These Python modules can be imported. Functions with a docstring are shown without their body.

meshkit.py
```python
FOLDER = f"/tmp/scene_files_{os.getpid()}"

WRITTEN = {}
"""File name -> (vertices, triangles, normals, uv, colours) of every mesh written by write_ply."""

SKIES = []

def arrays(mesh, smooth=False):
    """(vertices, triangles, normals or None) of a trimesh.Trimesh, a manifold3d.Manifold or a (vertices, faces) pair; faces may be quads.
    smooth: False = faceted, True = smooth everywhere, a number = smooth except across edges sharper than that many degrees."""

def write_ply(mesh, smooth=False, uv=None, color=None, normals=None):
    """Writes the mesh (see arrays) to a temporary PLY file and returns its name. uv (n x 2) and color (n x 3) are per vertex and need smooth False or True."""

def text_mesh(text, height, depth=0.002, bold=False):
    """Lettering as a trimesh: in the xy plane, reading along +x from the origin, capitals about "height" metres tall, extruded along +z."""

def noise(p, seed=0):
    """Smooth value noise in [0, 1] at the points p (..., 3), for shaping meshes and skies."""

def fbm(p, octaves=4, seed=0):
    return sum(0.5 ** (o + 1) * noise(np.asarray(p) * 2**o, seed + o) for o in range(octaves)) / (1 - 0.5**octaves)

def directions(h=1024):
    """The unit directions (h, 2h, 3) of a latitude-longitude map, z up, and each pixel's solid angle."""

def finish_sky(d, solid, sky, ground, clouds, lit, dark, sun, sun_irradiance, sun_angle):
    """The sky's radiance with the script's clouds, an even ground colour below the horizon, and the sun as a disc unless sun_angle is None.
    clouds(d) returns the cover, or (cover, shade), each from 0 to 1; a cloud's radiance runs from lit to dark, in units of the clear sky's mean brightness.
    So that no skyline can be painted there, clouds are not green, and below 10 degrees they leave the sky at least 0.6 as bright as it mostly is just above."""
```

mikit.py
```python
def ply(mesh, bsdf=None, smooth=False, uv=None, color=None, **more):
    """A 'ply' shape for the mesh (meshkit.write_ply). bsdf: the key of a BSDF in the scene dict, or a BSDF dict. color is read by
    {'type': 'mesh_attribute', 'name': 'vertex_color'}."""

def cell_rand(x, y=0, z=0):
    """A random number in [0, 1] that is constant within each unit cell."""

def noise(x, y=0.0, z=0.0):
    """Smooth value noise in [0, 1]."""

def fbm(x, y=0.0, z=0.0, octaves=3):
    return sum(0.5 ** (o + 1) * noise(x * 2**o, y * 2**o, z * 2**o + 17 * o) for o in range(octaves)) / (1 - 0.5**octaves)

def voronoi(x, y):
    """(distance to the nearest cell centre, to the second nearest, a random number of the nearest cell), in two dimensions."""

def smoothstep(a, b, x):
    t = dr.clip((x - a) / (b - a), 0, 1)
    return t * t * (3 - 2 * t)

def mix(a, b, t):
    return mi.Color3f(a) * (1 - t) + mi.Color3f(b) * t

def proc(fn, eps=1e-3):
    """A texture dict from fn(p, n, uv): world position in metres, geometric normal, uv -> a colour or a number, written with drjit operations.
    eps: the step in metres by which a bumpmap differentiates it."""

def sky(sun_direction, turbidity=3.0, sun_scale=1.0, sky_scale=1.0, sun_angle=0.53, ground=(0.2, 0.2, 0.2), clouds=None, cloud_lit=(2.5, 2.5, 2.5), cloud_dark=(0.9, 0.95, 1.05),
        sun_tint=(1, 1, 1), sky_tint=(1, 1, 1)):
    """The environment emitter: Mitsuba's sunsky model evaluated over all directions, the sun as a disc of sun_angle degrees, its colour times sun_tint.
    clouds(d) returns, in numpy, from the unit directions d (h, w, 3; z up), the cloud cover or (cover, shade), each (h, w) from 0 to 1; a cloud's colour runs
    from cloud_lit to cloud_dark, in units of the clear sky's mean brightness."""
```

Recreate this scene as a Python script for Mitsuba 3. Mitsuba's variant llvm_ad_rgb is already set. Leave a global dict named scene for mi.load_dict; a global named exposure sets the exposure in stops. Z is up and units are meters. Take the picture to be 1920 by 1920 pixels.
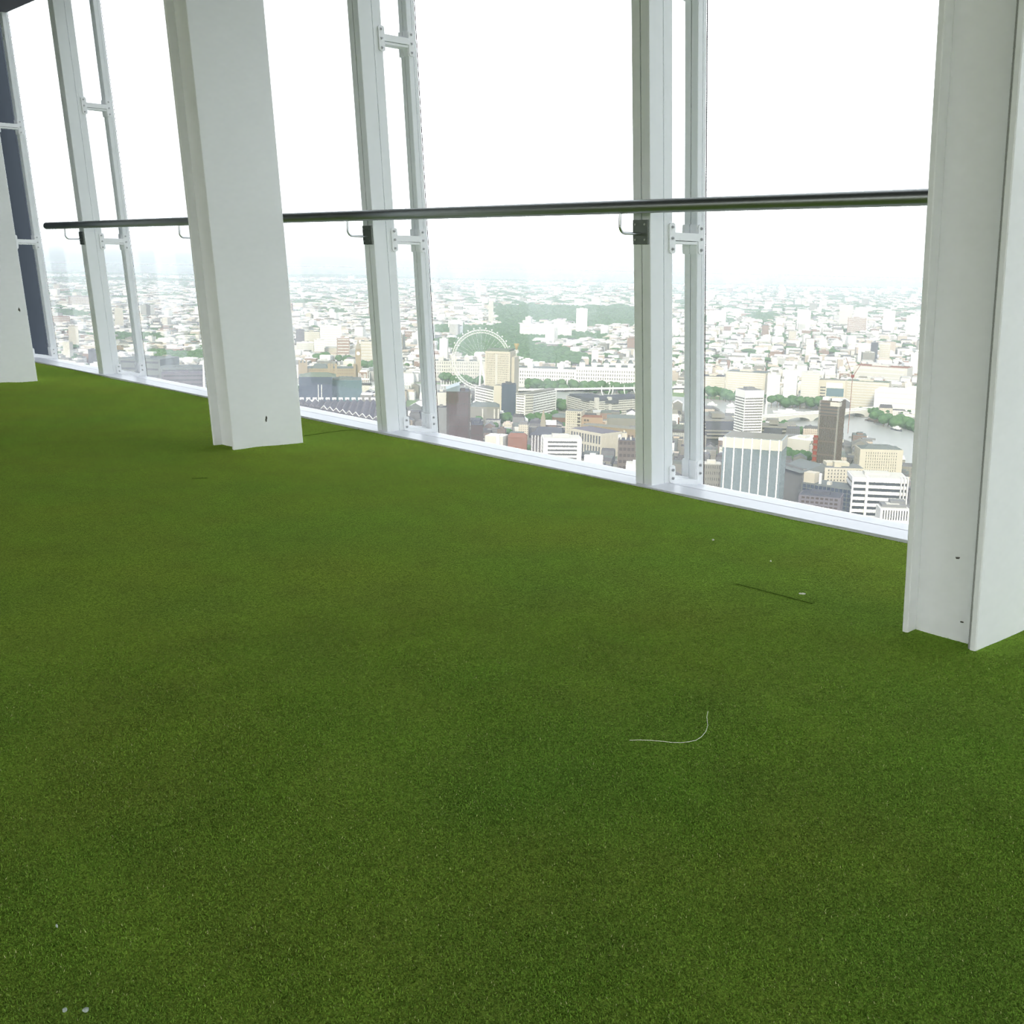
import math, random
import numpy as np, trimesh, mitsuba as mi, drjit as dr
import shapely, shapely.geometry as sg
from shapely import affinity
import mikit, meshkit
from mikit import noise, fbm, voronoi, cell_rand, smoothstep, mix
T = mi.ScalarTransform4f
rng = np.random.default_rng(7)
scene, labels = {}, {}

# ---------------------------------------------------------------- camera, sky, sun, exposure
# x runs along the glazed facade, y points out through the glass, z up; metres; the carpet is z = 0.
YAW, PITCH, ROLL, EYE = 0.82896, 0.218772, 0.0180157, 0.88467
FWD = np.array([-math.sin(YAW) * math.cos(PITCH), math.cos(YAW) * math.cos(PITCH), -math.sin(PITCH)])
RGT = np.cross(FWD, [0, 0, 1]); RGT /= np.linalg.norm(RGT)
UPV = np.cross(RGT, FWD)
UPR = -math.sin(ROLL) * RGT + math.cos(ROLL) * UPV
scene['camera'] = {'type': 'perspective', 'fov': math.degrees(2 * math.atan(960 / 2094.36)), 'fov_axis': 'x', 'near_clip': 0.05, 'far_clip': 60000.0,
                   'to_world': T().look_at(origin=[0, 0, EYE], target=[float(v) for v in np.array([0, 0, EYE]) + FWD], up=[float(v) for v in UPR])}
WEST, NORTH = math.radians(136.0), math.radians(46.0)          # compass directions in this frame
SUN_BEARING, SUN_ELEV = 98.0, 24.0
st = math.radians(406.0 - SUN_BEARING)
SUN = [math.cos(st) * math.cos(math.radians(SUN_ELEV)), math.sin(st) * math.cos(math.radians(SUN_ELEV)), math.sin(math.radians(SUN_ELEV))]


def clouds(d):
    z = np.maximum(d[..., 2], 0.02)
    p = np.stack([d[..., 0] / (z + 0.25), d[..., 1] / (z + 0.25), z * 0], -1)
    f = meshkit.fbm(p * 1.6 + 5.0, 4, 3)
    return 0.93 + 0 * f, np.clip((f - 0.42) * 1.6, 0, 1)


scene['sky'] = mikit.sky(SUN, turbidity=4.0, sun_scale=0.34, sky_scale=1.0, sun_angle=9.0, ground=(0.22, 0.22, 0.2), clouds=clouds,
                         cloud_lit=(1.55, 1.56, 1.58), cloud_dark=(1.32, 1.36, 1.42), sun_tint=(0.86, 1.0, 1.2))
exposure = 4.57


# ---------------------------------------------------------------- helpers
def tag(key, label=None, cat=None, group=None, kind=None):
    d = {}
    if label: d['label'] = label
    if cat: d['category'] = cat
    if group: d['group'] = group
    if kind: d['kind'] = kind
    labels[key] = d


used = {}


def fresh(key):
    n = used.get(key, -1) + 1
    used[key] = n
    return key if n == 0 else f'{key}_{n:03d}'


def thing(name, label=None, cat=None, group=None, kind=None):
    key = fresh(name)
    tag(key, label, cat, group, kind)
    return key


def part(parent, name, mesh, bsdf, smooth=False, uv=None, label=None, kind=None):
    key = fresh(f'{parent}__{name}') if parent else fresh(name)
    scene[key] = mikit.ply(mesh, bsdf, smooth=smooth, uv=uv)
    if label or kind: tag(key, label, kind=kind)
    return key


def same(parent, name, shape, to_world=None):
    """One more piece that shares a shape dict."""
    key = fresh(f'{parent}__{name}')
    scene[key] = dict(shape) if to_world is None else {**shape, 'to_world': to_world}
    return key


def mat(name, rgb, rough=0.9, **more):
    if rough >= 0.9 and not more:
        scene[name] = {'type': 'twosided', 'bsdf': {'type': 'diffuse', 'reflectance': {'type': 'rgb', 'value': list(rgb)}}}
    else:
        d = {'type': 'principled', 'base_color': {'type': 'rgb', 'value': list(rgb)}, 'roughness': rough}
        d.update(more)
        scene[name] = {'type': 'twosided', 'bsdf': d}
    return name


class MB:
    """Collects quads and triangles with one uv pair (palette number, window flag) per face."""
    def __init__(self): self.v, self.f, self.uv, self.n = [], [], [], 0

    def quad(self, a, b, c, d, uv=(0, 0)):
        self.v += [a, b, c, d]; self.uv += [uv] * 4
        self.f += [[self.n, self.n + 1, self.n + 2], [self.n, self.n + 2, self.n + 3]]; self.n += 4

    def tri(self, a, b, c, uv=(0, 0)):
        self.v += [a, b, c]; self.uv += [uv] * 3; self.f += [[self.n, self.n + 1, self.n + 2]]; self.n += 3

    def prism(self, pts, z0, z1, side=(0, 0), top=None, F=None):
        """Upright prism over a convex polygon (counter-clockwise u, v); F maps (u, v, z) to the world."""
        F = F or (lambda u, v, z: (u, v, z))
        lo = [F(u, v, z0) for u, v in pts]; hi = [F(u, v, z1) for u, v in pts]
        k = len(pts)
        for i in range(k): self.quad(lo[i], lo[(i + 1) % k], hi[(i + 1) % k], hi[i], side)
        top = top or side
        for i in range(1, k - 1): self.tri(hi[0], hi[i], hi[i + 1], top); self.tri(lo[0], lo[i + 1], lo[i], top)

    def box(self, u0, u1, v0, v1, z0, z1, side=(0, 0), top=None, F=None):
        self.prism([(u0, v0), (u1, v0), (u1, v1), (u0, v1)], z0, z1, side, top, F)

    def mesh(self): return (np.array(self.v, float), np.array(self.f, int))


def tube(path, r, k=8, caps=True):
    path = np.asarray(path, float); V, Fc = [], []
    rr = np.broadcast_to(np.asarray(r, float), len(path))
    ref = np.array([0, 0, 1.0])
    for i, p in enumerate(path):
        t = path[min(i + 1, len(path) - 1)] - path[max(i - 1, 0)]; t /= np.linalg.norm(t)
        a = np.cross(t, ref)
        if np.linalg.norm(a) < 0.2: a = np.cross(t, [1, 0.2, 0])
        a /= np.linalg.norm(a); b = np.cross(t, a)
        if i and np.dot(a, pa) < 0 and abs(np.dot(a, pa)) > 0.5: a, b = -a, -b
        pa = a
        for j in range(k):
            q = 2 * math.pi * j / k
            V.append(p + rr[i] * (math.cos(q) * a + math.sin(q) * b))
    n = len(path)
    for i in range(n - 1):
        for j in range(k):
            a0, a1 = i * k + j, i * k + (j + 1) % k
            Fc += [[a0, a1, a1 + k], [a0, a1 + k, a0 + k]]
    if caps:
        V += [path[0], path[-1]]
        for j in range(k): Fc += [[n * k, (j + 1) % k, j], [n * k + 1, (n - 1) * k + j, (n - 1) * k + (j + 1) % k]]
    return trimesh.Trimesh(np.array(V), np.array(Fc), process=False)


def ext(poly, z0, z1):
    m = trimesh.creation.extrude_polygon(poly, z1 - z0, engine='earcut')
    m.apply_translation([0, 0, z0])
    return m


TAN = math.tan(0.075876)                                             # the facade leans inwards by 4.3 degrees


def lean(m):
    m.vertices = np.array(m.vertices) - np.outer(np.array(m.vertices)[:, 2] * TAN, [0, 1, 0])
    return m


def rbox(x0, x1, y0, y1, z0, z1, c=0.002):
    """A box with chamfered upright edges."""
    return ext(sg.box(x0 + c, y0 + c, x1 - c, y1 - c).buffer(c, cap_style=3, join_style=3), z0, z1)


def cat(*ms): return trimesh.util.concatenate(list(ms))


# ---------------------------------------------------------------- materials of the room
def turf(p, n, uv):
    f = noise(p.x * 560, p.y * 560) * 0.6 + noise(p.x * 300 + 9, p.y * 300) * 0.4
    s = smoothstep(0.80, 0.97, noise(p.x * 260 + 31, p.y * 260 + 7))
    m = fbm(p.x * 2.3 + 4, p.y * 2.3, 0.0, 3)
    w = fbm(p.x * 9 + 4, p.y * 9, 3.0, 2)
    c = mix((0.092, 0.161, 0.022), (0.244, 0.410, 0.062), smoothstep(0.12, 0.9, f))
    c = c * mi.Color3f(0.88 + 0.28 * m + 0.12 * w, 0.90 + 0.20 * w, 0.9)
    return mix(c, (0.26, 0.30, 0.09), 0.35 * s)


def turf_h(p, n, uv): return 0.0035 * noise(p.x * 420, p.y * 420)


scene['mat_turf'] = {'type': 'bumpmap', 'bump': mikit.proc(turf_h, eps=6e-4), 'scale': 1.0,
                     'bsdf': {'type': 'twosided', 'bsdf': {'type': 'principled', 'base_color': mikit.proc(turf), 'roughness': 0.9, 'specular': 0.04}}}


def pile(p, n, uv):
    m = fbm(p.x * 2.3 + 4, p.y * 2.3, 0.0, 3)
    w = fbm(p.x * 9 + 4, p.y * 9, 3.0, 2)
    c = mix((0.082, 0.184, 0.025), (0.258, 0.478, 0.074), uv.x) * mi.Color3f(0.88 + 0.28 * m + 0.12 * w, 0.90 + 0.20 * w, 0.9)
    return mix(c, (0.72, 0.72, 0.36), dr.select(uv.y > 0.985, mi.Float(0.9), mi.Float(0)))


scene['mat_pile'] = {'type': 'twosided', 'bsdf': {'type': 'diffuse', 'reflectance': mikit.proc(pile)}}


def paint(p, n, uv):
    f = fbm(p.x * 60 + p.y * 35, p.y * 25, p.z * 60, 3)
    g = fbm(p.x * 4, p.y * 4, p.z * 3, 2)
    return mix((0.805, 0.82, 0.845), (0.87, 0.885, 0.91), 0.5 * f + 0.5 * g)


scene['mat_paint'] = {'type': 'twosided', 'bsdf': {'type': 'principled', 'base_color': mikit.proc(paint), 'roughness': 0.5, 'specular': 0.4}}
mat('mat_mullion', (0.765, 0.795, 0.815), 0.42, specular=0.5)
mat('mat_bracket', (0.82, 0.84, 0.86), 0.45, specular=0.5)
mat('mat_sill', (0.55, 0.565, 0.61), 0.28, specular=0.5)
mat('mat_dark_joint', (0.03, 0.03, 0.03))
mat('mat_recess_shade', (0.34, 0.35, 0.35)); mat('mat_gasket', (0.05, 0.05, 0.055), 0.6, specular=0.4)
mat('mat_bolt', (0.42, 0.43, 0.44), 0.4, metallic=0.8)
mat('mat_plate', (0.15, 0.17, 0.16), 0.42, metallic=0.75)
mat('mat_steel', (0.33, 0.35, 0.345), 0.38, metallic=1.0)
mat('mat_arm', (0.55, 0.57, 0.58), 0.25, metallic=1.0)
mat('mat_slate_panel', (0.105, 0.125, 0.16), 0.6, specular=0.3)
mat('mat_soffit', (0.10, 0.10, 0.135), 0.7, specular=0.3)
mat('mat_core', (0.8, 0.79, 0.76))
mat('mat_seam', (0.085, 0.15, 0.022))
mat('mat_scuff', (0.10, 0.10, 0.09))
mat('mat_scrap', (0.72, 0.74, 0.66)); mat('mat_crumb', (0.42, 0.48, 0.44))
scene['mat_glass'] = {'type': 'thindielectric', 'int_ior': 1.5, 'specular_transmittance': {'type': 'rgb', 'value': [0.62, 0.645, 0.65]}}

# ---------------------------------------------------------------- the room
CEIL, XL, XR, YB, YS, YG = 2.92, -10.45, 6.4, -7.0, 3.410, 3.79
MX = [-10.2826 + 1.82049 * i for i in range(9)]                     # left edges of the inner posts
COLS = [(-8.424, 2.515), (-4.923, 2.540), (-1.300, 2.518)]          # near left corner of each column at the carpet
gx, gy = np.arange(XL, XR + 0.001, 0.04), np.linspace(YB, YS, 262)
X, Y = np.meshgrid(gx, gy)
P2 = np.stack([X, Y, X * 0], -1)
Z = 0.004 * (meshkit.fbm(P2 * 1.7, 3, 2) - 0.5) + 0.003 * (meshkit.fbm(P2 * 5, 2, 5) - 0.5)
Z += 0.0022 * (meshkit.fbm(np.stack([X * 0.7, Y * 6, X * 0], -1), 2, 11) - 0.5)
for cx, cy in COLS:
    dx = np.maximum(np.maximum(cx - X, X - cx - 0.2), 0); dy = np.maximum(np.maximum(cy - Y, Y - cy - 0.38), 0)
    Z += 0.011 * np.exp(-(dx**2 + dy**2) / 0.05**2) * meshkit.noise(P2 * 9 + 3, 4)
Z += 0.016 * np.exp(-((X + 0.96)**2 / 0.09**2 + (Y - 2.60)**2 / 0.16**2))
Z += 0.010 * np.exp(-((Y - YS)**2) / 0.03**2) * (meshkit.noise(P2 * 3.1, 8) - 0.35).clip(0, 1)
nx_, ny_ = len(gx), len(gy)
idx = np.arange(nx_ * ny_).reshape(ny_, nx_)
part(None, 'floor', (np.stack([X, Y, Z], -1).reshape(-1, 3), np.stack([idx[:-1, :-1], idx[:-1, 1:], idx[1:, 1:], idx[1:, :-1]], -1).reshape(-1, 4)), 'mat_turf', smooth=True)
tag('floor', 'bright green short-pile artificial grass carpet covering the whole floor', kind='structure')
for pts in [[(-4.917,3.047),(-4.961,3.305),(-4.94,3.415)],[(-1.833,2.554),(-1.762,2.557),(-1.674,2.558),(-1.585,2.558)],[(-4.202,2.068),(-4.175,2.123)]]:
    part('floor', 'seam', tube([(x, y, 0.0024) for x, y in pts], 0.0013, 5), 'mat_seam', smooth=True, label='thin dark carpet seam or crease')
# the pile itself, blade by blade, on the stretch of carpet around the viewer's feet; farther off the material carries it
pr = np.random.default_rng(5)
nb = 2600000
rad = np.sqrt(pr.uniform(0.4**2, 2.9**2, nb)); deg = pr.uniform(62, 208, nb); ang = np.radians(deg)
kp = pr.random(nb) < np.clip((2.9 - rad) / 1.2, 0, 1) * np.clip((rad - 0.4) / 0.6, 0, 1) * np.clip((deg - 62) / 42, 0, 1) * np.clip((208 - deg) / 40, 0, 1); rad, ang = rad[kp], ang[kp]; nb = len(rad)
bx_, by_ = rad * np.cos(ang), rad * np.sin(ang)
zi = Z[np.clip(np.searchsorted(gy, by_), 0, ny_ - 1), np.clip(np.searchsorted(gx, bx_), 0, nx_ - 1)]
az = pr.uniform(0, 2 * math.pi, nb); tilt = np.radians(pr.uniform(20, 82, nb)); ln = pr.uniform(0.0026, 0.0052, nb); hw = pr.uniform(0.0006, 0.0011, nb)
base = np.stack([bx_, by_, zi - 0.0005], -1)
side = np.stack([np.cos(az + 1.57), np.sin(az + 1.57), np.zeros(nb)], -1) * hw[:, None]
tip = base + np.stack([np.cos(az) * np.sin(tilt), np.sin(az) * np.sin(tilt), np.cos(tilt)], -1) * ln[:, None] + side * pr.uniform(-1, 1, nb)[:, None]
bv = np.stack([base - side, base + side, tip], 1).reshape(-1, 3)
tone = pr.random(nb)
part('floor', 'pile', (bv, np.arange(nb * 3).reshape(-1, 3)), 'mat_pile', uv=np.repeat(np.stack([tone, pr.random(nb)], -1), 3, axis=0), kind='stuff', label='short green pile of the artificial grass')
part(None, 'floor_slab', ext(sg.box(XL, YB, XR, 3.53), -0.4, -0.03), 'mat_core')
tag('floor_slab', 'floor slab under the green carpet', kind='structure')
part(None, 'ceiling', ext(sg.box(XL - 0.4, YB, XR + 0.4, 2.0), CEIL, CEIL + 0.3), 'mat_soffit')
part('ceiling', 'soffit', ext(sg.box(XL - 0.4, 2.0, XR + 0.4, 3.50), CEIL, CEIL + 0.3), 'mat_soffit', label='dark blue grey soffit along the windows')
tag('ceiling', 'dark blue grey ceiling at the top left corner', kind='structure')
part('ceiling', 'edge_beam', lean(rbox(XL - 0.3, XR, 3.50, YG - 0.012, 2.845, CEIL + 0.2)), 'mat_soffit', label='dark beam along the head of the glass')
part(None, 'wall_left', lean(ext(sg.box(XL - 0.4, YB, XL, 3.825), -0.03, CEIL)), 'mat_slate_panel')
tag('wall_left', 'dark slate grey end wall seen behind the far left mullion', kind='structure')
# the two sides that the photograph does not show: posts on the right and at the back, left without panes so daylight fills the room
mb = MB()
for y in np.arange(YB, 3.6, 1.5): mb.box(XR, XR + 0.2, y, y + 0.09, 0, CEIL)
mb.box(XR, XR + 0.2, YB, 3.7, 0, 0.06)
part(None, 'wall_right', mb.mesh(), 'mat_mullion'); tag('wall_right', 'white posts on the unseen right, left open to let daylight in', kind='structure')
mb = MB()
for x in np.arange(XL, XR, 1.82): mb.box(x, x + 0.09, YB - 0.2, YB, 0, CEIL)
mb.box(XL, XR, YB - 0.2, YB, 0, 0.06)
part(None, 'wall_back', mb.mesh(), 'mat_core'); tag('wall_back', 'back of the floor behind the viewer, posts left open to let daylight in', kind='structure')

# sill: two white boards with a dark groove between
def along(pts):
    """A profile in (y, z) run along the facade."""
    m = trimesh.creation.extrude_polygon(sg.Polygon(pts), XR - XL, engine='earcut'); v = np.array(m.vertices)
    m.vertices = np.stack([XL + v[:, 2], v[:, 0], v[:, 1]], -1)
    return m


part('trim_1', 'front_board', along([(YS - 0.004, -0.05), (3.536, -0.05), (3.536, 0.010), (3.534, 0.011), (YS - 0.002, 0.011), (YS - 0.004, 0.009)]), 'mat_sill')
part('trim_1', 'rear_board', along([(3.545, -0.05), (3.800, -0.06), (3.800, -0.0285), (3.547, 0.0095), (3.545, 0.0085)]), 'mat_sill')
part('trim_1', 'groove', along([(3.535, -0.05), (3.546, -0.05), (3.546, 0.003), (3.535, 0.003)]), 'mat_dark_joint', label='dark groove between the two sill boards')
tag('trim_1', 'glossy white metal sill along the foot of the windows', kind='structure')

# panes, one per bay, and their dark gaskets
bays = [(XL, MX[0])] + list(zip(MX[:-1], MX[1:]))
for i, (a, b_) in enumerate(bays):
    x0, x1 = (a + 0.0800 if i else a), b_ + 0.0125
    w = f'window_{i + 1}'
    tag(w, 'tall clear window pane ' + ['beside the dark end wall', 'at the far left end of the handrail', 'behind the left side of the middle column', 'behind the right side of the middle column', 'with the view of the big wheel', 'with the view of the river, left of the nearest column', 'right of the nearest column', 'beyond the right edge of the picture', 'farther beyond the right edge of the picture'][i], kind='structure')
    g = lambda x, z: (x, YG - z * TAN, z)
    part(w, 'pane', (np.array([g(x0, -0.026), g(x1, -0.026), g(x1, 2.9), g(x0, 2.9)]), np.array([[0, 1, 2], [0, 2, 3]])), 'mat_glass')
    for xs in (x0, x1): part(w, 'gasket', lean(rbox(xs - 0.0018, xs + 0.0015, YG - 0.0012, YG + 0.0015, -0.026, 2.9, 0.0003)), 'mat_gasket')

# ---------------------------------------------------------------- mullions: inner post, outer post, H brackets with bolts
def section(x0, x1, y0, y1, notch):
    p = sg.box(x0, y0, x1, y1).buffer(-0.003, join_style=2).buffer(0.003, join_style=1, quad_segs=2)
    for nb in notch: p = p.difference(sg.box(*nb))
    return p


W = 0.0865
inner = lean(ext(section(0, W, 3.441, 3.574, [(0.041, 3.43, 0.0455, 3.455), (W - 0.003, 3.519, W + 1, 3.523), (-1, 3.519, 0.003, 3.523)]), 0.002, 2.85))
joint_or_shade = lean(rbox(0.0412, 0.0453, 3.449, 3.454, 0.002, 2.85))
outer = lean(ext(section(0.014, 0.079, 3.736, 3.7885, [(0.0445, 3.72, 0.0475, 3.744), (0.0765, 3.765, 1, 3.768)]), -0.024, 2.85))
ojoint = lean(rbox(0.0446, 0.0474, 3.740, 3.7435, -0.02, 2.85))


def plate(x, y0, y1, z0, z1, r=0.012):
    p = sg.box(y0, z0, y1, z1).buffer(-r).buffer(r, quad_segs=4)
    m = trimesh.creation.extrude_polygon(p, 0.007, engine='earcut')
    v = np.array(m.vertices); m.vertices = np.stack([x + v[:, 2], v[:, 0], v[:, 1]], -1)
    return m


def bolt_mesh(x, y, z):
    m = trimesh.creation.cylinder(0.0062, 0.006, sections=8); m.apply_transform(trimesh.transformations.rotation_matrix(math.pi / 2, [0, 1, 0]))
    h = trimesh.creation.cylinder(0.0032, 0.004, sections=6); h.apply_transform(trimesh.transformations.rotation_matrix(math.pi / 2, [0, 1, 0])); h.apply_translation([0.004, 0, 0])
    m = cat(m, h); m.apply_translation([x, y, z]); return m


def bracket(z0, z1, bars, zb, drop=0.0):
    """(white parts, bolts) of one H bracket between z0 and z1 at the posts."""
    out = {'inner_plate': plate(W, 3.549, 3.584, z0, z1), 'inner_plate_': plate(-0.007, 3.549, 3.584, z0, z1),
           'clip': ext(section(0.0095, 0.0835, 3.7295, 3.772, [(0.044, 3.72, 0.048, 3.736)]), z0 - drop, z1),
           'outer_plate': plate(0.0815, 3.734, 3.768, z0 - drop, z1), 'outer_plate_': plate(0.0045, 3.734, 3.768, z0 - drop, z1)}
    bs = [bolt_mesh(W + 0.0095, 3.566, z) for z in zb] + [bolt_mesh(0.0905, 3.752, z) for z in zb]
    for i, (a, b_, xa, xb) in enumerate(bars): out['bar' if i == 0 else 'lower_bar'] = rbox(xa, xb, 3.572, 3.737, a, b_)
    if drop:
        for k in ('bar', 'lower_bar'):                               # the foot bar follows the fall of the sill
            v = np.array(out[k].vertices); v[:, 2] -= (v[:, 1] - 3.56) * 0.15; out[k].vertices = v
    return {k: lean(m) for k, m in out.items()}, [lean(m) for m in bs]


def hset(zc): return bracket(zc - 0.058, zc + 0.058, [(zc - 0.008, zc + 0.022, 0.012, 0.0915), (zc - 0.021, zc - 0.010, 0.02, 0.084)], (zc - 0.042, zc, zc + 0.042))


PLY = lambda m, b_, s=False: mikit.ply(m, b_, smooth=s)
kit = {'inner_post': PLY(inner, 'mat_mullion'), 'outer_post': PLY(outer, 'mat_mullion'), 'joint_or_shade': PLY(joint_or_shade, 'mat_dark_joint'), 'ojoint': PLY(ojoint, 'mat_gasket')}
br = [bracket(0.009, 0.083, [(0.002, 0.028, 0.012, 0.0915), (0.028, 0.034, 0.02, 0.05)], (0.028, 0.063), 0.027), hset(0.993), hset(1.943)]
brk = [({k: PLY(m, 'mat_bracket') for k, m in ps.items()}, [PLY(m, 'mat_bolt') for m in bs]) for ps, bs in br]
MLAB = ['white mullion with twin posts standing against the dark slate end wall', 'white twin-post mullion where the handrail ends, left of the middle column',
        'white twin-post mullion mostly hidden behind the middle column', 'white twin-post mullion just right of the middle column',
        'white twin-post mullion, second to the right of the middle column', 'white mullion behind the nearest large column', 'white mullion to the right of the nearest column',
        'white mullion outside the picture, next to the last', 'last white mullion outside the picture']
for i, x in enumerate(MX):
    t = thing('mullion', MLAB[i], 'mullion')
    tw = T().translate([x, 0, 0])
    k = same(t, 'inner_post', kit['inner_post'], tw); same(k, 'joint_or_shade', kit['joint_or_shade'], tw)
    k = same(t, 'outer_post', kit['outer_post'], tw); same(k, 'joint_or_shade', kit['ojoint'], tw)
    for ps, bs in brk:
        bk = fresh(f'{t}__bracket')
        for nme, s in ps.items(): same(bk, nme.rstrip('_'), s, tw)
        for s in bs: same(bk, 'bolt', s, tw)

# ---------------------------------------------------------------- columns
CW, CD, FL, RC = 0.205, 0.380, 0.0155, 0.040
CLAB = ['broad white steel column at the left edge, cut off by the picture', 'white steel column standing on the carpet left of centre', 'nearest white steel column at the right edge']
for (cx, cy), lab in zip(COLS, CLAB):
    w = 0.189 if cx > -2 else CW
    c = thing('column', lab, 'column')
    for xa in (cx, cx + w - FL): part(c, 'flange', lean(rbox(xa, xa + FL, cy, cy + CD, -0.02, CEIL, 0.0025)), 'mat_paint')
    for ya in (cy + RC, cy + CD - RC - 0.01): part(c, 'infill_plate', lean(rbox(cx + FL, cx + w - FL, ya, ya + 0.01, -0.02, CEIL, 0.0005)), 'mat_paint')

part('column_002', 'joint_or_shade', lean(rbox(-1.300 + 0.189 - FL - 0.006, -1.300 + 0.189 - FL, 2.524, 2.53, -0.02, CEIL, 0.0005)), 'mat_recess_shade', label='shade line of the recess put in as a dark strip')  # dark strip stands in for the shade along the recess


def blot(c, x, y, z, axis, s, seed):
    """A small scuff, a hair proud of the face."""
    r = np.random.default_rng(seed); a = np.sort(r.random(9)) * 2 * math.pi; q = s * (0.5 + r.random(9))
    p2 = np.stack([q * np.cos(a) * 0.5, q * np.sin(a)], -1); V = []
    for e in (0, 0.0008):
        for u, z_ in p2: V.append((x + e, y + u, z + z_) if axis == 'x' else (x + z_, y - e - z_ * 0 - u * TAN, z + u))
    h = trimesh.convex.convex_hull(np.array(V)); part(c, 'scuff', h, 'mat_scuff', label='small dark scuff')


blot('column', -8.2188, 2.805, 0.5065, 'x', 0.016, 1)
blot('column_001', -4.7180, 2.7163, 0.140, 'x', 0.012, 2)
blot('column_002', -1.1888, 2.558 - 0.2156 * TAN, 0.2156, 'y', 0.0055, 3)
blot('column_002', -1.1668, 2.558 - 0.0568 * TAN, 0.0568, 'y', 0.0038, 4)

# ---------------------------------------------------------------- handrail
RY, RZ, RR = 3.238, 1.100, 0.0245
h = thing('handrail', 'dark satin steel handrail tube running past the columns in front of the windows', 'handrail')
part(h, 'tube', tube([(x, RY, RZ) for x in np.linspace(-8.77, 5.5, 30)], RR, 20), 'mat_steel', smooth=40)
part(h, 'end_cap', trimesh.creation.icosphere(3, RR).apply_scale([0.45, 1, 1]).apply_translation([-8.77, RY, RZ]), 'mat_steel', smooth=True)
yf = 3.441 - 1.01 * TAN
arm = [(0.0432, RY, RZ - 0.02), (0.0432, RY, 1.035)] + [(0.0432, RY + 0.03 * (1 - math.cos(q)), 1.035 - 0.03 * math.sin(q)) for q in np.linspace(0.2, math.pi / 2, 7)] + [(0.0432, yf - 0.005, 1.005)]
arm_s = PLY(tube(arm, 0.0052, 10), 'mat_arm', 40)
pl = rbox(0.004, 0.0825, 3.432, 3.4405, 0.966, 1.058, 0.003); pl_s = PLY(lean(pl), 'mat_plate')
def scr(x, z):
    m = trimesh.creation.cylinder(0.0042, 0.004, sections=10); m.apply_transform(trimesh.transformations.rotation_matrix(math.pi / 2, [1, 0, 0])); m.apply_translation([x, 3.4305, z]); return lean(m)
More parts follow.
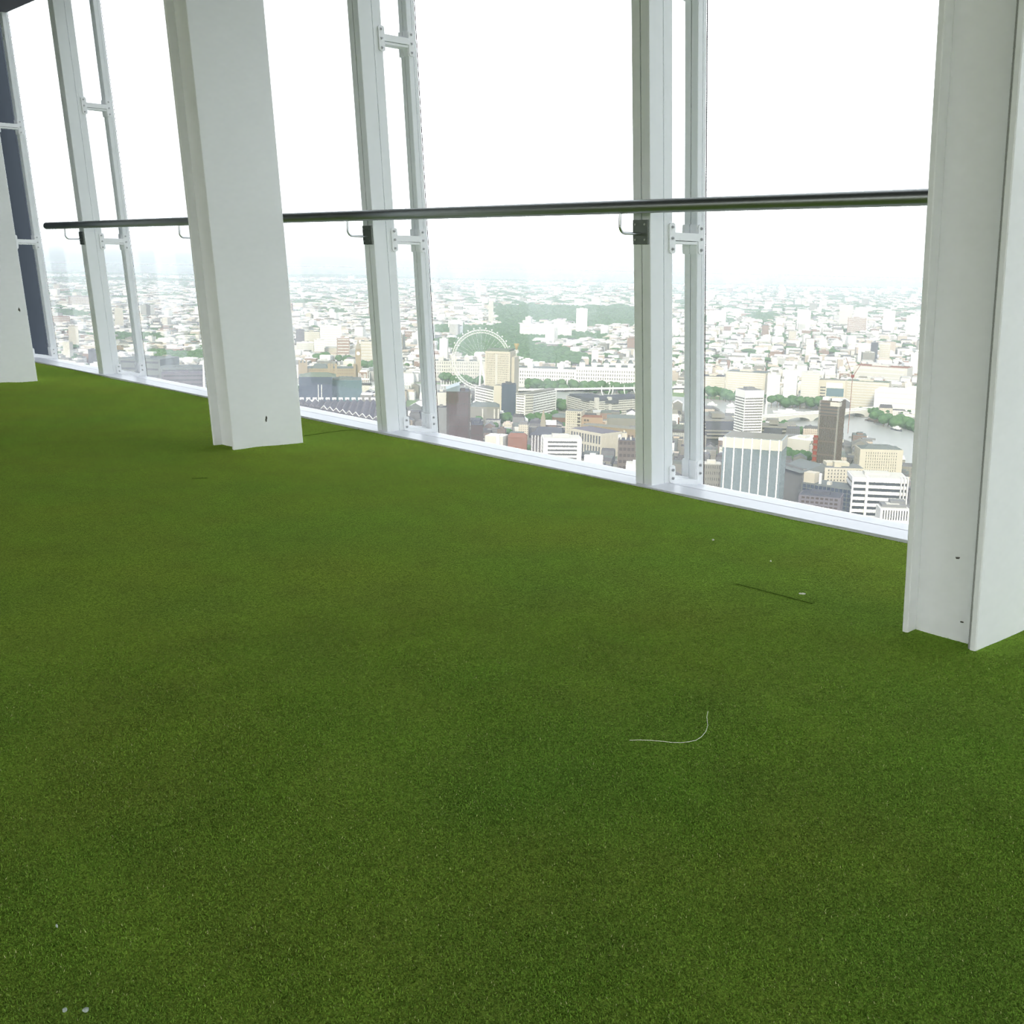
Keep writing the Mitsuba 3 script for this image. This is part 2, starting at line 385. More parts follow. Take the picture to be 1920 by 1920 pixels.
sc_s = [PLY(scr(x, z), 'mat_arm') for x in (0.019, 0.0675) for z in (0.983, 1.041)]
for x in MX[1:]:
    tw = T().translate([x, 0, 0])
    k = fresh(f'{h}__bracket')
    scene[k + '__arm'] = {**arm_s, 'to_world': tw}; scene[k + '__plate'] = {**pl_s, 'to_world': tw}
    for s in sc_s: same(k, 'screw', s, tw)

# ---------------------------------------------------------------- bits on the carpet
k = thing('thread', 'fine pale thread lying in a curve on the green carpet', 'thread')
scene[k] = mikit.ply(tube([(x, y, 0.006) for x, y in [(-1.301,1.505),(-1.2887,1.5215),(-1.2743,1.5355),(-1.2574,1.5493),(-1.2433,1.5585),(-1.2303,1.5715),(-1.2233,1.5867),(-1.219,1.6026),(-1.2222,1.6229),(-1.2324,1.6495),(-1.2487,1.6764),(-1.275,1.7067),(-1.2933,1.7343)]], 0.00075, 5), 'mat_scrap', smooth=True)


def crumb(lab, x, y, sx, sy, rot, seed, m_='mat_scrap'):
    k = thing('paper_scrap', lab, 'scrap')
    m = trimesh.creation.icosphere(1, 1.0); v = np.array(m.vertices)
    v = v * (0.7 + 0.6 * meshkit.noise(v * 1.3 + seed))[:, None] * [sx, sy, 0.003]
    m.vertices = v; m.apply_transform(trimesh.transformations.rotation_matrix(rot, [0, 0, 1])); m.apply_translation([x, y, 0.006])
    scene[k] = mikit.ply(m, m_, smooth=True)


crumb('tiny white scrap on the carpet between the thread and the sill', -2.192, 2.912, 0.005, 0.0025, 0.9, 1)
crumb('white sliver of paper on the carpet near the foot of the nearest column', -1.648, 2.606, 0.010, 0.0022, 0.65, 2)
crumb('pale speck on the carpet between two white scraps', -1.911, 2.834, 0.003, 0.002, 0.3, 3)
crumb('faint white crumb, left one of a pair at the bottom edge of the picture', -1.216, 0.405, 0.0034, 0.0028, 0.2, 4, 'mat_crumb')
crumb('faint white crumb, right one of a pair at the bottom edge of the picture', -1.200, 0.424, 0.004, 0.003, 1.2, 5, 'mat_crumb')
crumb('tiny pale speck on the carpet at the lower left', -1.395, 0.463, 0.002, 0.0015, 0.5, 6, 'mat_crumb')

B = {
  'fin_block':(-725,971,-670,999,93.6,45), 'striped_tower':(-965,1338,-952,1365,97.7,30), 'brown_tower':(-747,1188,-724,1194,115.7,26), 
  'glass_top_block':(-1239,1962,-1195,1988,55.3,30), 'grid_block':(-689,1191,-653,1225,63.3,29), 'stepped_block':(-682,1106,-651,1137,50.9,30), 
  'banded_white_block':(-613,1049,-569,1085,57.1,40), 'dark_podium':(-673,1047,-616,1055,42.5,30), 'brick_block':(-640,992,-602,1010,41,30), 
  'arched_block':(-544,988,-523,1006,43.2,25), 'theatre_terrace_left':(-1071,1384,-1038,1422,40,60), 
  'theatre_terrace_right':(-972,1395,-945,1413,41.2,50), 'office_tower':(-1606,1396,-1566,1423,108.7,45), 'wing_left':(-1582,1351,-1514,1337,46.8,20), 
  'cream_slab':(-1510,1334,-1497,1342,56.1,20), 'dark_slab':(-1493,1338,-1476,1357,59.2,25), 'wing_right_end':(-1472,1354,-1443,1349,45.2,18), 
  'wing_right_long':(-1443,1349,-1479,1462,42.9,18), 'long_block_left':(-1494,1504,-1378,1463,28.3,18), 
  'long_block_right':(-1378,1463,-1361,1586,30.9,18), 'purple_tower':(-1273,1033,-1252,1060,86.4,40), 'ribbed_block':(-1144,970,-1133,983,57.1,40), 
  'pale_block_left':(-1369,1090,-1359,1102,72.1,30), 'grey_block_left':(-1283,1021,-1273,1033,62.6,20), 'terminal_shed':(-1450,1228,-1417,1266,31.4,40), 
  'slanted_block':(-1056,919,-1035,931,58,22), 'red_roof_block':(-1037,941,-1020,958,56.5,22), 'church_nave':(-1224,1166,-1188,1188,21.2,22), 
  'colonnade_hall':(-1133,1072,-1113,1093,35.7,20), 'white_office':(-1006,974,-975,1011,55.3,35), 'peach_block':(-1212,1255,-1188,1278,37.7,30), 
  'cream_flats':(-1237,1245,-1216,1258,46,25), 'tan_viaduct':(-1181,1222,-1059,1266,32.2,25), 'grey_hall':(-1221,1323,-1155,1380,30.6,30), 
  'cream_hall':(-1151,1168,-1083,1164,35.3,40), 'white_stair_tower':(-1046,1158,-1043,1160,38.7,6), 'cream_small_block':(-1055,1176,-1050,1181,39,12), 
  'terrace_row':(-965,1069,-928,1101,49.7,25), 'far_row_left':(-2053,1628,-1976,1721,47.1,40), 'far_row_mid':(-1858,1703,-1748,1787,43.1,50), 
  'far_row_right':(-1734,1773,-1596,1898,52,50), 'palace':(-2239,1399,-2178,1492,25.5,60), 'clock_tower':(-2186,1498,-2178,1509,60.8,14), 
  'palace_end':(-2240,1378,-2230,1395,39.7,40), 'blue_glass_block':(-1798,1178,-1767,1225,48.9,60), 'dark_blue_block':(-1806,1111,-1773,1162,57.9,60), 
  'train_shed':(-1664,1017,-1540,1113,36.6,160), 'twin_dark':(-3027,1855,-3013,1877,58.9,40), 'twin_beige':(-3005,1872,-2980,1911,54.8,40), 
  'white_cluster_a':(-2813,1725,-2787,1767,37.4,40), 'white_cluster_b':(-2744,1741,-2729,1765,48.7,40), 
  'white_cluster_c':(-2819,1810,-2785,1861,82.3,40), 'white_cluster_d':(-2584,1712,-2566,1740,65.1,40), 
  'white_cluster_e':(-2467,1708,-2447,1735,63.9,40), 'beige_tower_left':(-3270,1248,-3260,1273,71.7,25), 'pink_block':(-4410,1625,-4388,1684,40.1,60), 
  'brick_slabs_left':(-6069,2328,-6028,2433,58.6,120), 'cream_tower_left':(-4142,1758,-4131,1786,81.6,25), 
  'blue_block_left':(-2741,1091,-2732,1113,44.6,40), 'teal_hall':(-2484,1057,-2402,1118,45.8,90), 'teal_hall_right':(-2358,1096,-2307,1199,31.2,80), 
  'lilac_block':(-2130,993,-2093,1069,42.6,50), 'spire_left':(-4275,1952,-4273,1958,36.4,12), 'slab_far':(-3766,3289,-3752,3305,109.6,25), 
  'hill_tower':(-3080,3142,-3049,3172,105,24), 'palace_white':(-3048,2816,-2916,2953,54.1,60), 'palace_white_top':(-2963,2905,-2937,2932,72.3,40), 
  'white_strip_far':(-3492,2838,-3455,2883,40.1,40), 'white_bank_a':(-1323,1906,-1302,1920,61.2,40), 'white_bank_b':(-1291,1916,-1269,1930,72.9,40), 
  'white_bank_c':(-1257,1926,-1228,1945,69,40), 'cream_bank':(-1450,1937,-1372,1969,56.4,50), 'cream_bank_left':(-1502,1923,-1463,1953,42.2,40), 
  'green_roof_bank':(-1206,2005,-1129,2038,53.8,40), 'white_shed_bank':(-1112,1956,-1024,1992,47.1,60), 'white_cube':(-1779,3014,-1745,3034,55.3,40), 
  'slot_tower':(-1699,2945,-1682,2955,68.5,25), 'cream_tower_mid':(-1693,2983,-1667,2997,63.2,30), 'white_tower_right':(-1413,2646,-1390,2659,67.1,30), 
  'far_white_tower':(-2873,4334,-2825,4366,88.7,40), 'far_white_tower_b':(-2932,4771,-2880,4802,104.9,40), 
  'far_white_tower_c':(-2820,4722,-2771,4751,100,40), 'far_white_tower_d':(-2613,4611,-2568,4636,95.6,40), 
  'far_white_tower_e':(-2587,4279,-2522,4317,73,40), 'far_white_tower_f':(-2336,4307,-2291,4331,92.3,40), 'white_mound':(-3310,4266,-3248,4314,71.5,60), 
  'red_roofs':(-1480,2494,-1357,2529,40.5,60), 'white_low_right':(-948,1423,-909,1430,22.8,50), 'white_shed_row':(-893,931,-877,946,51.6,20), 
  'white_end_block':(-824,927,-805,943,53.9,20), 'low_block_corner':(-765,988,-748,1002,55.8,20), 'slope_hall':(-731,1099,-697,1085,49.7,40), 
}
PARK = {
  'park_near':[(-3579,3179),(-2874,2579),(-2503,2296),(-2246,2078),(-2148,2144),(-2155,2262),(-2240,2361),(-2418,2444),(-2532,2549),(-2595,2482),(-2867,2704),(-2797,2723),(-2750,2811),(-2869,3134),(-2965,3151),(-3126,3194),(-3292,3253),(-3332,3172),(-3539,3264),(-3826,3452)],
  'park_wheel':[(-3260,2707),(-3642,3042),(-3579,3179),(-2874,2579),(-2503,2296),(-2364,2152),(-2442,2020),(-2728,2243)],
  'park_west':[(-3030,2398),(-2998,2460),(-2594,2137),(-2627,2079)],
  'park_strip':[(-3699,2921),(-3738,3122),(-3279,2739),(-3256,2577)],
  'park_far':[(-5181,4564),(-5253,4757),(-5371,5058),(-5072,5165),(-4868,5530),(-3307,3763),(-3413,3633),(-3293,3424),(-3435,3488),(-3855,3860),(-3733,3442),(-3579,3179)],
  'lawn':[(-5158,4634),(-5153,4652),(-4480,4066),(-4192,3857),(-4041,3675),(-4488,4045)],
  'green_right':[(-3828,4895),(-3681,4816),(-3497,4721),(-3307,4441),(-3224,4201),(-3305,4230)],
  'green_right2':[(-4031,5552),(-3868,5615),(-3538,5164),(-3327,4742),(-3499,4846)],
  'green_left':[(-5615,2089),(-5431,2109),(-5117,2064),(-4818,1942),(-4977,1907),(-5171,1925)],
  'green_left2':[(-3920,1536),(-3771,1526),(-3583,1447),(-3693,1449)],
  'green_left3':[(-3792,1605),(-3675,1715),(-3423,1596),(-3454,1539),(-3531,1493)],
  'green_left4':[(-3078,1393),(-2971,1431),(-2932,1500),(-2666,1363),(-2780,1293)],
  'green_mid':[(-6579,4011),(-6367,4091),(-5848,3749),(-5962,3641)],
  'green_mid2':[(-5275,3439),(-5073,3442),(-4688,3165),(-4811,3146)],
}
# ================================================================ the city, 270 m below; B: front wall from (x0, y0) to (x1, y1), height, depth
G = -270.0
CITY = 0.46                                                        # a common factor on the plain material colours below
PAL = [(0.86, 0.85, 0.82), (0.80, 0.77, 0.70), (0.74, 0.68, 0.58), (0.70, 0.60, 0.52), (0.58, 0.44, 0.37), (0.62, 0.62, 0.62), (0.50, 0.50, 0.52), (0.40, 0.40, 0.44),
       (0.30, 0.30, 0.33), (0.45, 0.33, 0.29), (0.55, 0.53, 0.48), (0.34, 0.38, 0.38), (0.90, 0.90, 0.90), (0.24, 0.23, 0.26), (0.62, 0.40, 0.32), (0.47, 0.46, 0.44)]


PAL = [tuple(v * (0.76 if i in (0, 1, 12) else 0.58 if i in (2, 3, 4, 5) else 0.33) for v in c) for i, c in enumerate(PAL)]  # near tones darkened as cloud shade, far ones kept bright as sunlit


def city_col(p, n, uv):
    k = dr.floor(uv.x + 0.5)
    c = mi.Color3f(PAL[0])
    for i in range(1, len(PAL)): c = dr.select(dr.abs(k - i) < 0.5, mi.Color3f(PAL[i]), c)
    t = p.x * n.y - p.y * n.x
    fz = (p.z - G) / 3.4; ft = t / 3.1
    fz = fz - dr.floor(fz); ft = ft - dr.floor(ft)
    win = dr.select((fz > 0.3) & (fz < 0.78) & (ft > 0.22) & (ft < 0.72) & (dr.abs(n.z) < 0.5) & (uv.y > 0.5), mi.Float(1), mi.Float(0))
    c = c * (0.90 + 0.2 * noise(p.x * 0.05, p.y * 0.05, p.z * 0.05))
    return mix(c, (0.13, 0.14, 0.16), 0.62 * win)


scene['mat_city'] = {'type': 'twosided', 'bsdf': {'type': 'diffuse', 'reflectance': mikit.proc(city_col)}}


def ground_col(p, n, uv):
    a = fbm(p.x * 0.006, p.y * 0.006, 0.0, 3)
    b_ = noise(p.x * 0.05, p.y * 0.05)
    c = mix((0.12, 0.12, 0.13), (0.22, 0.21, 0.20), b_)
    return mix(c, (0.12, 0.20, 0.08), smoothstep(0.55, 0.75, a) * 0.8)


scene['mat_ground'] = {'type': 'twosided', 'bsdf': {'type': 'diffuse', 'reflectance': mikit.proc(ground_col)}}
scene['mat_leaf'] = {'type': 'twosided', 'bsdf': {'type': 'diffuse', 'reflectance': mikit.proc(lambda p, n, uv: mix((0.026, 0.062, 0.030), (0.075, 0.145, 0.056), fbm(p.x * 0.12, p.y * 0.12, p.z * 0.12, 3)))}}
mat('mat_lawn', (0.17, 0.30, 0.09))
mat('mat_trunk', (0.12, 0.09, 0.07))
scene['mat_river'] = {'type': 'principled', 'base_color': {'type': 'rgb', 'value': [0.20, 0.205, 0.205]}, 'roughness': 0.3, 'specular': 0.12}
_mat = mat


def mat(name, rgb, *a, **k): return _mat(name, tuple(0.8 * CITY * v for v in rgb), *a, **k)


mat('white', (1.6, 1.6, 1.57)); mat('offwhite', (1.15, 1.13, 1.06)); mat('cream', (1.12, 1.05, 0.90)); mat('stone', (0.66, 0.60, 0.49)); mat('sand', (0.66, 0.54, 0.39))
mat('tan', (0.58, 0.46, 0.34)); mat('peach', (0.74, 0.55, 0.42)); mat('pink', (0.70, 0.52, 0.47)); mat('brick', (0.36, 0.22, 0.18)); mat('brown', (0.30, 0.25, 0.23))
mat('umber', (0.17, 0.14, 0.14)); mat('maroon', (0.22, 0.13, 0.14)); mat('redroof', (0.50, 0.25, 0.19)); mat('concrete', (0.48, 0.47, 0.44)); mat('grey', (0.42, 0.43, 0.45))
mat('slate', (0.19, 0.20, 0.25)); mat('lead', (0.33, 0.37, 0.38)); mat('copper', (0.36, 0.42, 0.36)); mat('mauve', (0.33, 0.31, 0.37)); mat('mauvedark', (0.29, 0.28, 0.34)); mat('darkglass', (0.07, 0.09, 0.11), 0.25, specular=0.5)
mat('winglass', (0.15, 0.16, 0.18), 0.35, specular=0.5); mat('bandgrey', (0.36, 0.36, 0.36)); mat('bandpale', (1.25, 1.25, 1.24)); mat('cranered', (0.55, 0.30, 0.26)); mat('blueglass', (0.20, 0.34, 0.42), 0.3, specular=0.5); mat('navyglass', (0.09, 0.13, 0.23), 0.35, specular=0.5)
mat('finglass', (0.36, 0.46, 0.54), 0.3, specular=0.5); mat('red', (0.50, 0.10, 0.07)); mat('gold', (0.70, 0.52, 0.20), 0.5)


class Fr:
    """A building's frame: u along its front wall, v towards the viewer's side, z up from the ground."""
    def __init__(self, key, b=None):
        x0, y0, x1, y1, self.h, self.d = B[key] if b is None else b
        a, e = np.array([x0, y0], float), np.array([x1, y1], float)
        self.a, self.w = a, float(np.linalg.norm(e - a)); self.u = (e - a) / self.w
        self.n = np.array([self.u[1], -self.u[0]])
        if np.dot(self.n, -(a + e)) < 0: self.n = -self.n

    def __call__(self, u, v, z):
        q = self.a + self.u * u + self.n * v
        return (q[0], q[1], G + z)


def bmesh(F, *boxes):
    m = MB()
    for b_ in boxes: m.box(*b_, F=F)
    return m.mesh()


def block(name, label, catg, key, wall='offwhite', roof='grey', z0=0.0, hfrac=1.0, plant=True, group=None, t=None):
    """Walls, flat roof behind a parapet, plant room."""
    F = Fr(key); t = t or thing(name, label, catg, group); H = F.h * hfrac
    part(t, 'wall', bmesh(F, (0, F.w, -F.d, 0, z0, H)), wall)
    part(t, 'roof', bmesh(F, (0.8, F.w - 0.8, -F.d + 0.8, -0.8, H, H + 0.4)), roof)
    if plant: part(t, 'plant_room', bmesh(F, (F.w * 0.3, F.w * 0.62, -F.d * 0.65, -F.d * 0.3, H + 0.4, H + 3.2)), wall)
    return t, F


def storeys(name, label, catg, key, wall, glass, floors, roof='grey', span=0.5, piers=0, pier_w=0.8, end=1.5, ztop=1.2, zlow=0.0, single=False, group=None, plant=True, end_wall=None):
    """A dark glazed core wrapped in proud storey bands and piers. single: each band is a part, else one grid."""
    F = Fr(key); t = thing(name, label, catg, group); H = F.h
    part(t, 'glazing', bmesh(F, (0.5, F.w - 0.5, -F.d + 0.5, -0.5, 0, H - 0.5)), glass)
    fh = (H - ztop - zlow) / floors
    rings = [(0, F.w, -F.d, 0, zlow + i * fh, zlow + i * fh + fh * span) for i in range(floors)]
    pr = []
    if piers:
        s = (F.w - 2 * end) / piers
        pr = [(end + i * s - pier_w / 2, end + i * s + pier_w / 2, -F.d, 0.25, 0, H) for i in range(piers + 1)]
        sd = F.d / max(1, round(F.d / s))
        pr += [(-0.25, F.w + 0.25, -F.d + j * sd - pier_w / 2, -F.d + j * sd + pier_w / 2, 0, H - 0.1) for j in range(1, round(F.d / sd))]
    if single:
        for r in rings: part(t, 'storey_band', bmesh(F, r), wall)
    for ua, ub in ((-0.3, end), (F.w - end, F.w + 0.3)): part(t, 'end_pier', bmesh(F, (ua, ub, -min(end, F.d), 0.3, 0, H)), end_wall or wall)
    grid = ([] if single else rings) + pr
    if grid: part(t, 'facade_grid', bmesh(F, *grid), wall, kind='stuff')
    part(t, 'parapet', bmesh(F, (-0.2, F.w + 0.2, -F.d - 0.2, 0.2, H - ztop, H)), wall)
    part(t, 'roof', bmesh(F, (1, F.w - 1, -F.d + 1, -1, H, H + 0.4)), roof)
    if plant: part(t, 'plant_room', bmesh(F, (F.w * 0.25, F.w * 0.7, -F.d * 0.7, -F.d * 0.35, H + 0.4, H + 3.5)), roof)
    return t, F


def gable(F, u0, u1, v0, v1, z, rise, hip=0.0, along='u'):
    """Pitched roof over a rectangle, its ridge along u or v."""
    m = MB()
    if along == 'u':
        vm = (v0 + v1) / 2; q = hip * (v1 - v0) / 2
        a, b_, c, d = F(u0, v0, z), F(u1, v0, z), F(u1, v1, z), F(u0, v1, z); r0, r1 = F(u0 + q, vm, z + rise), F(u1 - q, vm, z + rise)
        m.quad(a, b_, r1, r0); m.quad(c, d, r0, r1); m.tri(b_, c, r1); m.tri(d, a, r0)
    else:
        um = (u0 + u1) / 2
        a, b_, c, d = F(u0, v0, z), F(u1, v0, z), F(u1, v1, z), F(u0, v1, z); r0, r1 = F(um, v0, z + rise), F(um, v1, z + rise)
        m.quad(b_, c, r1, r0); m.quad(d, a, r0, r1); m.tri(a, b_, r0); m.tri(c, d, r1)
    return m.mesh()


# ---------------------------------------------------------------- ground, river, parks
part(None, 'ground', (np.array([(-40000, -30000, G), (40000, -30000, G), (40000, 40000, G), (-40000, 40000, G)], float), np.array([[0, 1, 2], [0, 2, 3]])), 'mat_ground')
tag('ground', 'flat grey ground with streets under the city', kind='structure')
wv, nv = np.array([math.cos(WEST), math.sin(WEST)]), np.array([math.cos(NORTH), math.sin(NORTH)])
RIV = sg.LineString([w_ * wv + n_ * nv for w_, n_ in [(3702, -2390), (3200, -2200), (2789, -1924), (2600, -1500), (2560, -1112), (2490, -700), (2450, -411), (2400, -100), (2311, 189), (2230, 350), (2103, 470),
                     (1900, 590), (1695, 630), (1450, 620), (1239, 590), (830, 620), (400, 500)]]).buffer(112, cap_style=2, quad_segs=6)


def sheet(poly, z):
    v, f = trimesh.creation.triangulate_polygon(poly, engine='earcut')
    return (np.column_stack([v, np.full(len(v), z)]), f)


part(None, 'river', sheet(RIV, G + 0.4), 'mat_river'); tag('river', 'wide grey river curving through the city', kind='structure')
parks = {k: sg.Polygon(v).buffer(0) for k, v in PARK.items()}
park_all = shapely.union_all(list(parks.values()))


def crown(r, seed, sub=2):
    m = trimesh.creation.icosphere(sub, 1.0); v = np.array(m.vertices)
    v = v * (0.72 + 0.5 * meshkit.fbm(v * 1.9 + seed * 3.1, 2, seed))[:, None] * [r, r, r * 0.82]
    m.vertices = v
    return m


CR = [crown(1.0, s, 2) for s in range(4)]; CR1 = [crown(1.0, s, 1) for s in range(4)]
crown_ply = [mikit.ply(m, 'mat_leaf', smooth=True) for m in CR]
trunk_ply = mikit.ply(tube([(0, 0, -1.6), (0.03, 0, -0.9), (0, 0, -0.2)], [0.07, 0.055, 0.04], 6), 'mat_trunk', smooth=True)


def tree(x, y, r, h, label, group):
    t = thing('tree', label, 'tree', group)
    k = int(rng.integers(4)); tw = T().translate([float(x), float(y), G + h - r * 0.85]).rotate([0, 0, 1], float(rng.random() * 360)).scale([r, r, r])
    same(t, 'crown', crown_ply[k], tw)
    same(t, 'trunk', trunk_ply, T().translate([float(x), float(y), G + h - r * 0.85]).scale([r, r, (h - r * 0.85) / 1.6]))


ORD = 'first second third fourth fifth sixth seventh eighth ninth tenth eleventh twelfth thirteenth fourteenth fifteenth sixteenth seventeenth eighteenth nineteenth twentieth'.split() + ['twenty-' + o for o in 'first second third fourth fifth sixth seventh'.split()]


def tree_row(a, b_, n, r, h, desc, group, wob=6):
    q = [np.array(a) + (np.array(b_) - np.array(a)) * ((i + 0.5 * rng.random()) / max(1, n - 1)) + rng.normal(0, wob, 2) for i in range(n)]
    q.sort(key=lambda p: -math.atan2(p[1], p[0]))
    for i, p in enumerate(q): tree(p[0], p[1], r * (0.8 + 0.45 * rng.random()), h * (0.85 + 0.3 * rng.random()), f'{ORD[i]} tree from the left {desc}', group)


def canopy(name, poly, step, label, z=G, rr=(9, 15), hh=(13, 20), keep=0.9):
    """Many crowns that nobody could count: one object."""
    x0, y0, x1, y1 = poly.bounds; V, Fc, n = [], [], 0
    gx_, gy_ = np.meshgrid(np.arange(x0, x1, step), np.arange(y0, y1, step))
    q = np.stack([gx_.ravel(), gy_.ravel()], -1) + rng.uniform(-0.5, 0.5, (gx_.size, 2)) * step
    q = q[shapely.contains_xy(poly, q[:, 0], q[:, 1]) & (rng.random(len(q)) < keep)]
    for x, y in q:
        m = CR1[int(rng.integers(4))]; r = rng.uniform(*rr); h = rng.uniform(*hh); a = rng.random() * 6.28
        v = np.array(m.vertices) * r; c, s = math.cos(a), math.sin(a)
        V.append(np.stack([v[:, 0] * c - v[:, 1] * s + x, v[:, 0] * s + v[:, 1] * c + y, v[:, 2] + z + h - r * 0.6], -1)); Fc.append(np.array(m.faces) + n); n += len(v)
    k = thing(name, label, 'trees', kind='stuff')
    if V: scene[k] = mikit.ply((np.vstack(V), np.vstack(Fc)), 'mat_leaf', smooth=True)


for k, lab, st_ in [('park_near', 'dense green park trees beyond the white government blocks', 15), ('park_wheel', 'dense green park trees seen through the big wheel', 15), ('park_west', 'green trees behind the left post of the wheel bay', 15),
                    ('park_strip', 'narrow strip of green trees above the wheel', 16), ('park_far', 'far green park around the tall white hotel tower', 24), ('green_right', 'far strip of trees behind the pale roofs on the right', 22),
                    ('green_right2', 'farther strip of trees among the pale roofs on the right', 26), ('green_left', 'far dark strip of trees at the left window', 24), ('green_left2', 'clump of trees right of the beige tower at the left window', 16),
                    ('green_left3', 'band of trees below the far white blocks at the left window', 15), ('green_left4', 'dark trees in front of the teal roofs', 14), ('green_mid', 'far trees just right of the middle column', 30), ('green_mid2', 'farther trees left of the second mullion', 26)]:
    key = part(None, 'lawn', sheet(parks[k] if parks[k].geom_type == 'Polygon' else max(parks[k].geoms, key=lambda g: g.area), G + 0.6), 'mat_lawn'); tag(key, 'grass under the ' + lab, kind='structure')
    canopy('tree_canopy', parks[k].difference(parks['lawn']), st_, lab, rr=(st_ * 0.55, st_ * 0.95), keep=0.85)

# ---------------------------------------------------------------- the big wheel
WC = np.array([-1736.9, 1498.6, -191.2]); ax = -WC[:2] / np.linalg.norm(WC[:2]); ee = np.array([-ax[1], ax[0]])
def wp(ang, r, off=0.0):
    q = WC[:2] + ee * r * math.cos(ang) + ax * off
    return (q[0], q[1], WC[2] + r * math.sin(ang))
t = thing('observation_wheel', 'huge white observation wheel with a spoked rim and capsules behind the stone office tower', 'wheel')
ring = lambda r, off, tr: tube([wp(a, r, off) for a in np.linspace(0, 2 * math.pi, 97)], tr, 6, caps=False)
part(t, 'outer_rim', ring(59.5, 3.5, 0.75), 'white', smooth=True); part(t, 'outer_rim', ring(59.5, -3.5, 0.75), 'white', smooth=True); part(t, 'inner_rim', ring(54, 0, 0.75), 'white', smooth=True)
lat = []
for i in range(64):
    a, b_ = 2 * math.pi * i / 64, 2 * math.pi * (i + 0.5) / 64
    for off in (3.5, -3.5): lat += [tube([wp(a, 59.5, off), wp(b_, 54, 0)], 0.32, 4), tube([wp(b_, 54, 0), wp(a + 2 * math.pi / 64, 59.5, off)], 0.32, 4)]
part(t, 'lattice', cat(*lat), 'white', kind='stuff')
for i in range(32): part(t, 'spoke', tube([wp(2 * math.pi * i / 32, 2, 5 if i % 2 else -5), wp(2 * math.pi * i / 32, 54, 0)], 0.13, 4), 'white')
cap = trimesh.creation.icosphere(2, 1.0); cap.apply_scale([1.7, 1.7, 3.0]); cap.vertices = np.array(cap.vertices)[:, [2, 1, 0]]; cap_s = mikit.ply(cap, 'white', smooth=True)
for i in range(32):
    a = 2 * math.pi * (i + 0.25) / 32
    same(t, 'capsule', cap_s, T().translate([float(v) for v in wp(a, 63.2)]).rotate([0, 0, 1], math.degrees(math.atan2(ax[1], ax[0]))))
part(t, 'hub', tube([wp(0, 0, -10), wp(0, 0, 14)], 2.2, 12), 'white', smooth=40)
for s_, o in ((-15, 55), (4, 55)):
    q = WC[:2] + ee * -s_ + ax * o
    part(t, 'leg', tube([wp(0, 0, 12), ((q[0] + WC[0] + ax[0] * 12) / 2, (q[1] + WC[1] + ax[1] * 12) / 2, (WC[2] + G) / 2), (q[0], q[1], G)], [1.3, 2.0, 1.1], 8), 'white', smooth=True, label='white leaning support leg')

# ---------------------------------------------------------------- named blocks, near to far
t, F = storeys('glass_office', 'blue grey glass office block with white vertical fins and a pale screened roof', 'office block', 'fin_block', 'finglass', 'finglass', 22, roof='concrete', span=0.16, piers=42, pier_w=0.35, end=1.0, ztop=12, plant=False)
for i in range(7): part(t, 'fin', bmesh(F, (2.5 + i * (F.w - 5) / 6 - 0.7, 2.5 + i * (F.w - 5) / 6 + 0.7, 0, 1.3, 0, F.h)), 'white', label='white vertical fin')
part(t, 'screen', bmesh(F, (-0.6, F.w + 0.6, -F.d, 0.8, F.h - 11.5, F.h - 0.4)), 'offwhite', label='pale screen round the roof')
storeys('striped_tower', 'slim tower with close white horizontal stripes and a solid crown', 'tower block', 'striped_tower', 'white', 'bandgrey', 22, span=0.5, end=0.5, ztop=11, single=True, plant=True)
t, F = storeys('brown_tower', 'tall dark brown tower with narrow vertical stripes, under works, beside the river', 'tower block', 'brown_tower', 'brown', 'winglass', 6, span=0.12, piers=13, pier_w=0.7, end=1.6, ztop=18, plant=False, end_wall='concrete')
for i in range(4): part(t, 'top_band', bmesh(F, (0.2, F.w - 0.2, -F.d, 0.3, F.h - 16.5 + i * 4, F.h - 15 + i * 4)), 'winglass')
part(t, 'roof_box', bmesh(F, (2.5, 9.5, -10, -2, F.h, F.h + 4)), 'white', label='white roof box'); part(t, 'roof_box', bmesh(F, (14, 24, -12, -2, F.h, F.h + 3)), 'white'); part(t, 'roof_box', bmesh(F, (13, 24.5, -8, 0.6, F.h - 6, F.h - 1)), 'offwhite')
t = thing('builders_hoist', 'red builders hoist mast against the left side of the brown tower', 'hoist')
part(t, 'mast', bmesh(Fr('', (-744, 1179, -741, 1180, 0, 0)), (-1.2, 3.4, -0.5, 2.6, 0, 74)), 'red')
for z in range(6, 76, 7): part(t, 'landing', bmesh(Fr('', (-744, 1179, -741, 1180, 0, 0)), (-2, 4.2, -0.5, 3.4, z, z + 2.6)), 'brick')
t, F = block('riverside_block', 'cream riverside block with a blue glass top rising behind the brown tower', 'office block', 'glass_top_block', 'cream', 'concrete', plant=False)
part(t, 'glass_storey', bmesh(F, (F.w * 0.3, F.w * 0.95, -2, 0.4, F.h - 32, F.h - 16)), 'blueglass'); part(t, 'top_storey', bmesh(F, (F.w * 0.28, F.w * 0.9, -F.d, 1, F.h - 15, F.h - 5)), 'white')
for i in range(5): part(t, 'window_band', bmesh(F, (3, F.w * 0.26, -1, 0.3, F.h - 40 + i * 6, F.h - 37.5 + i * 6)), 'winglass')
t, F = storeys('gridded_block', 'cream slab block with ten rows of small dark square windows and a grey roof', 'office block', 'grid_block', 'cream', 'darkglass', 17, roof='lead', span=0.52, piers=14, pier_w=1.9, end=6, ztop=3.5)
part(t, 'mansard', gable(F, 4, F.w - 4, -F.d + 3, -1.5, F.h + 0.3, 4, 0.8), 'lead')
t, F = storeys('stepped_block', 'low cream block with a stepped top in front of the gridded slab', 'office block', 'stepped_block', 'cream', 'winglass', 13, span=0.55, piers=11, pier_w=2.1, end=2.5, ztop=2, plant=False)
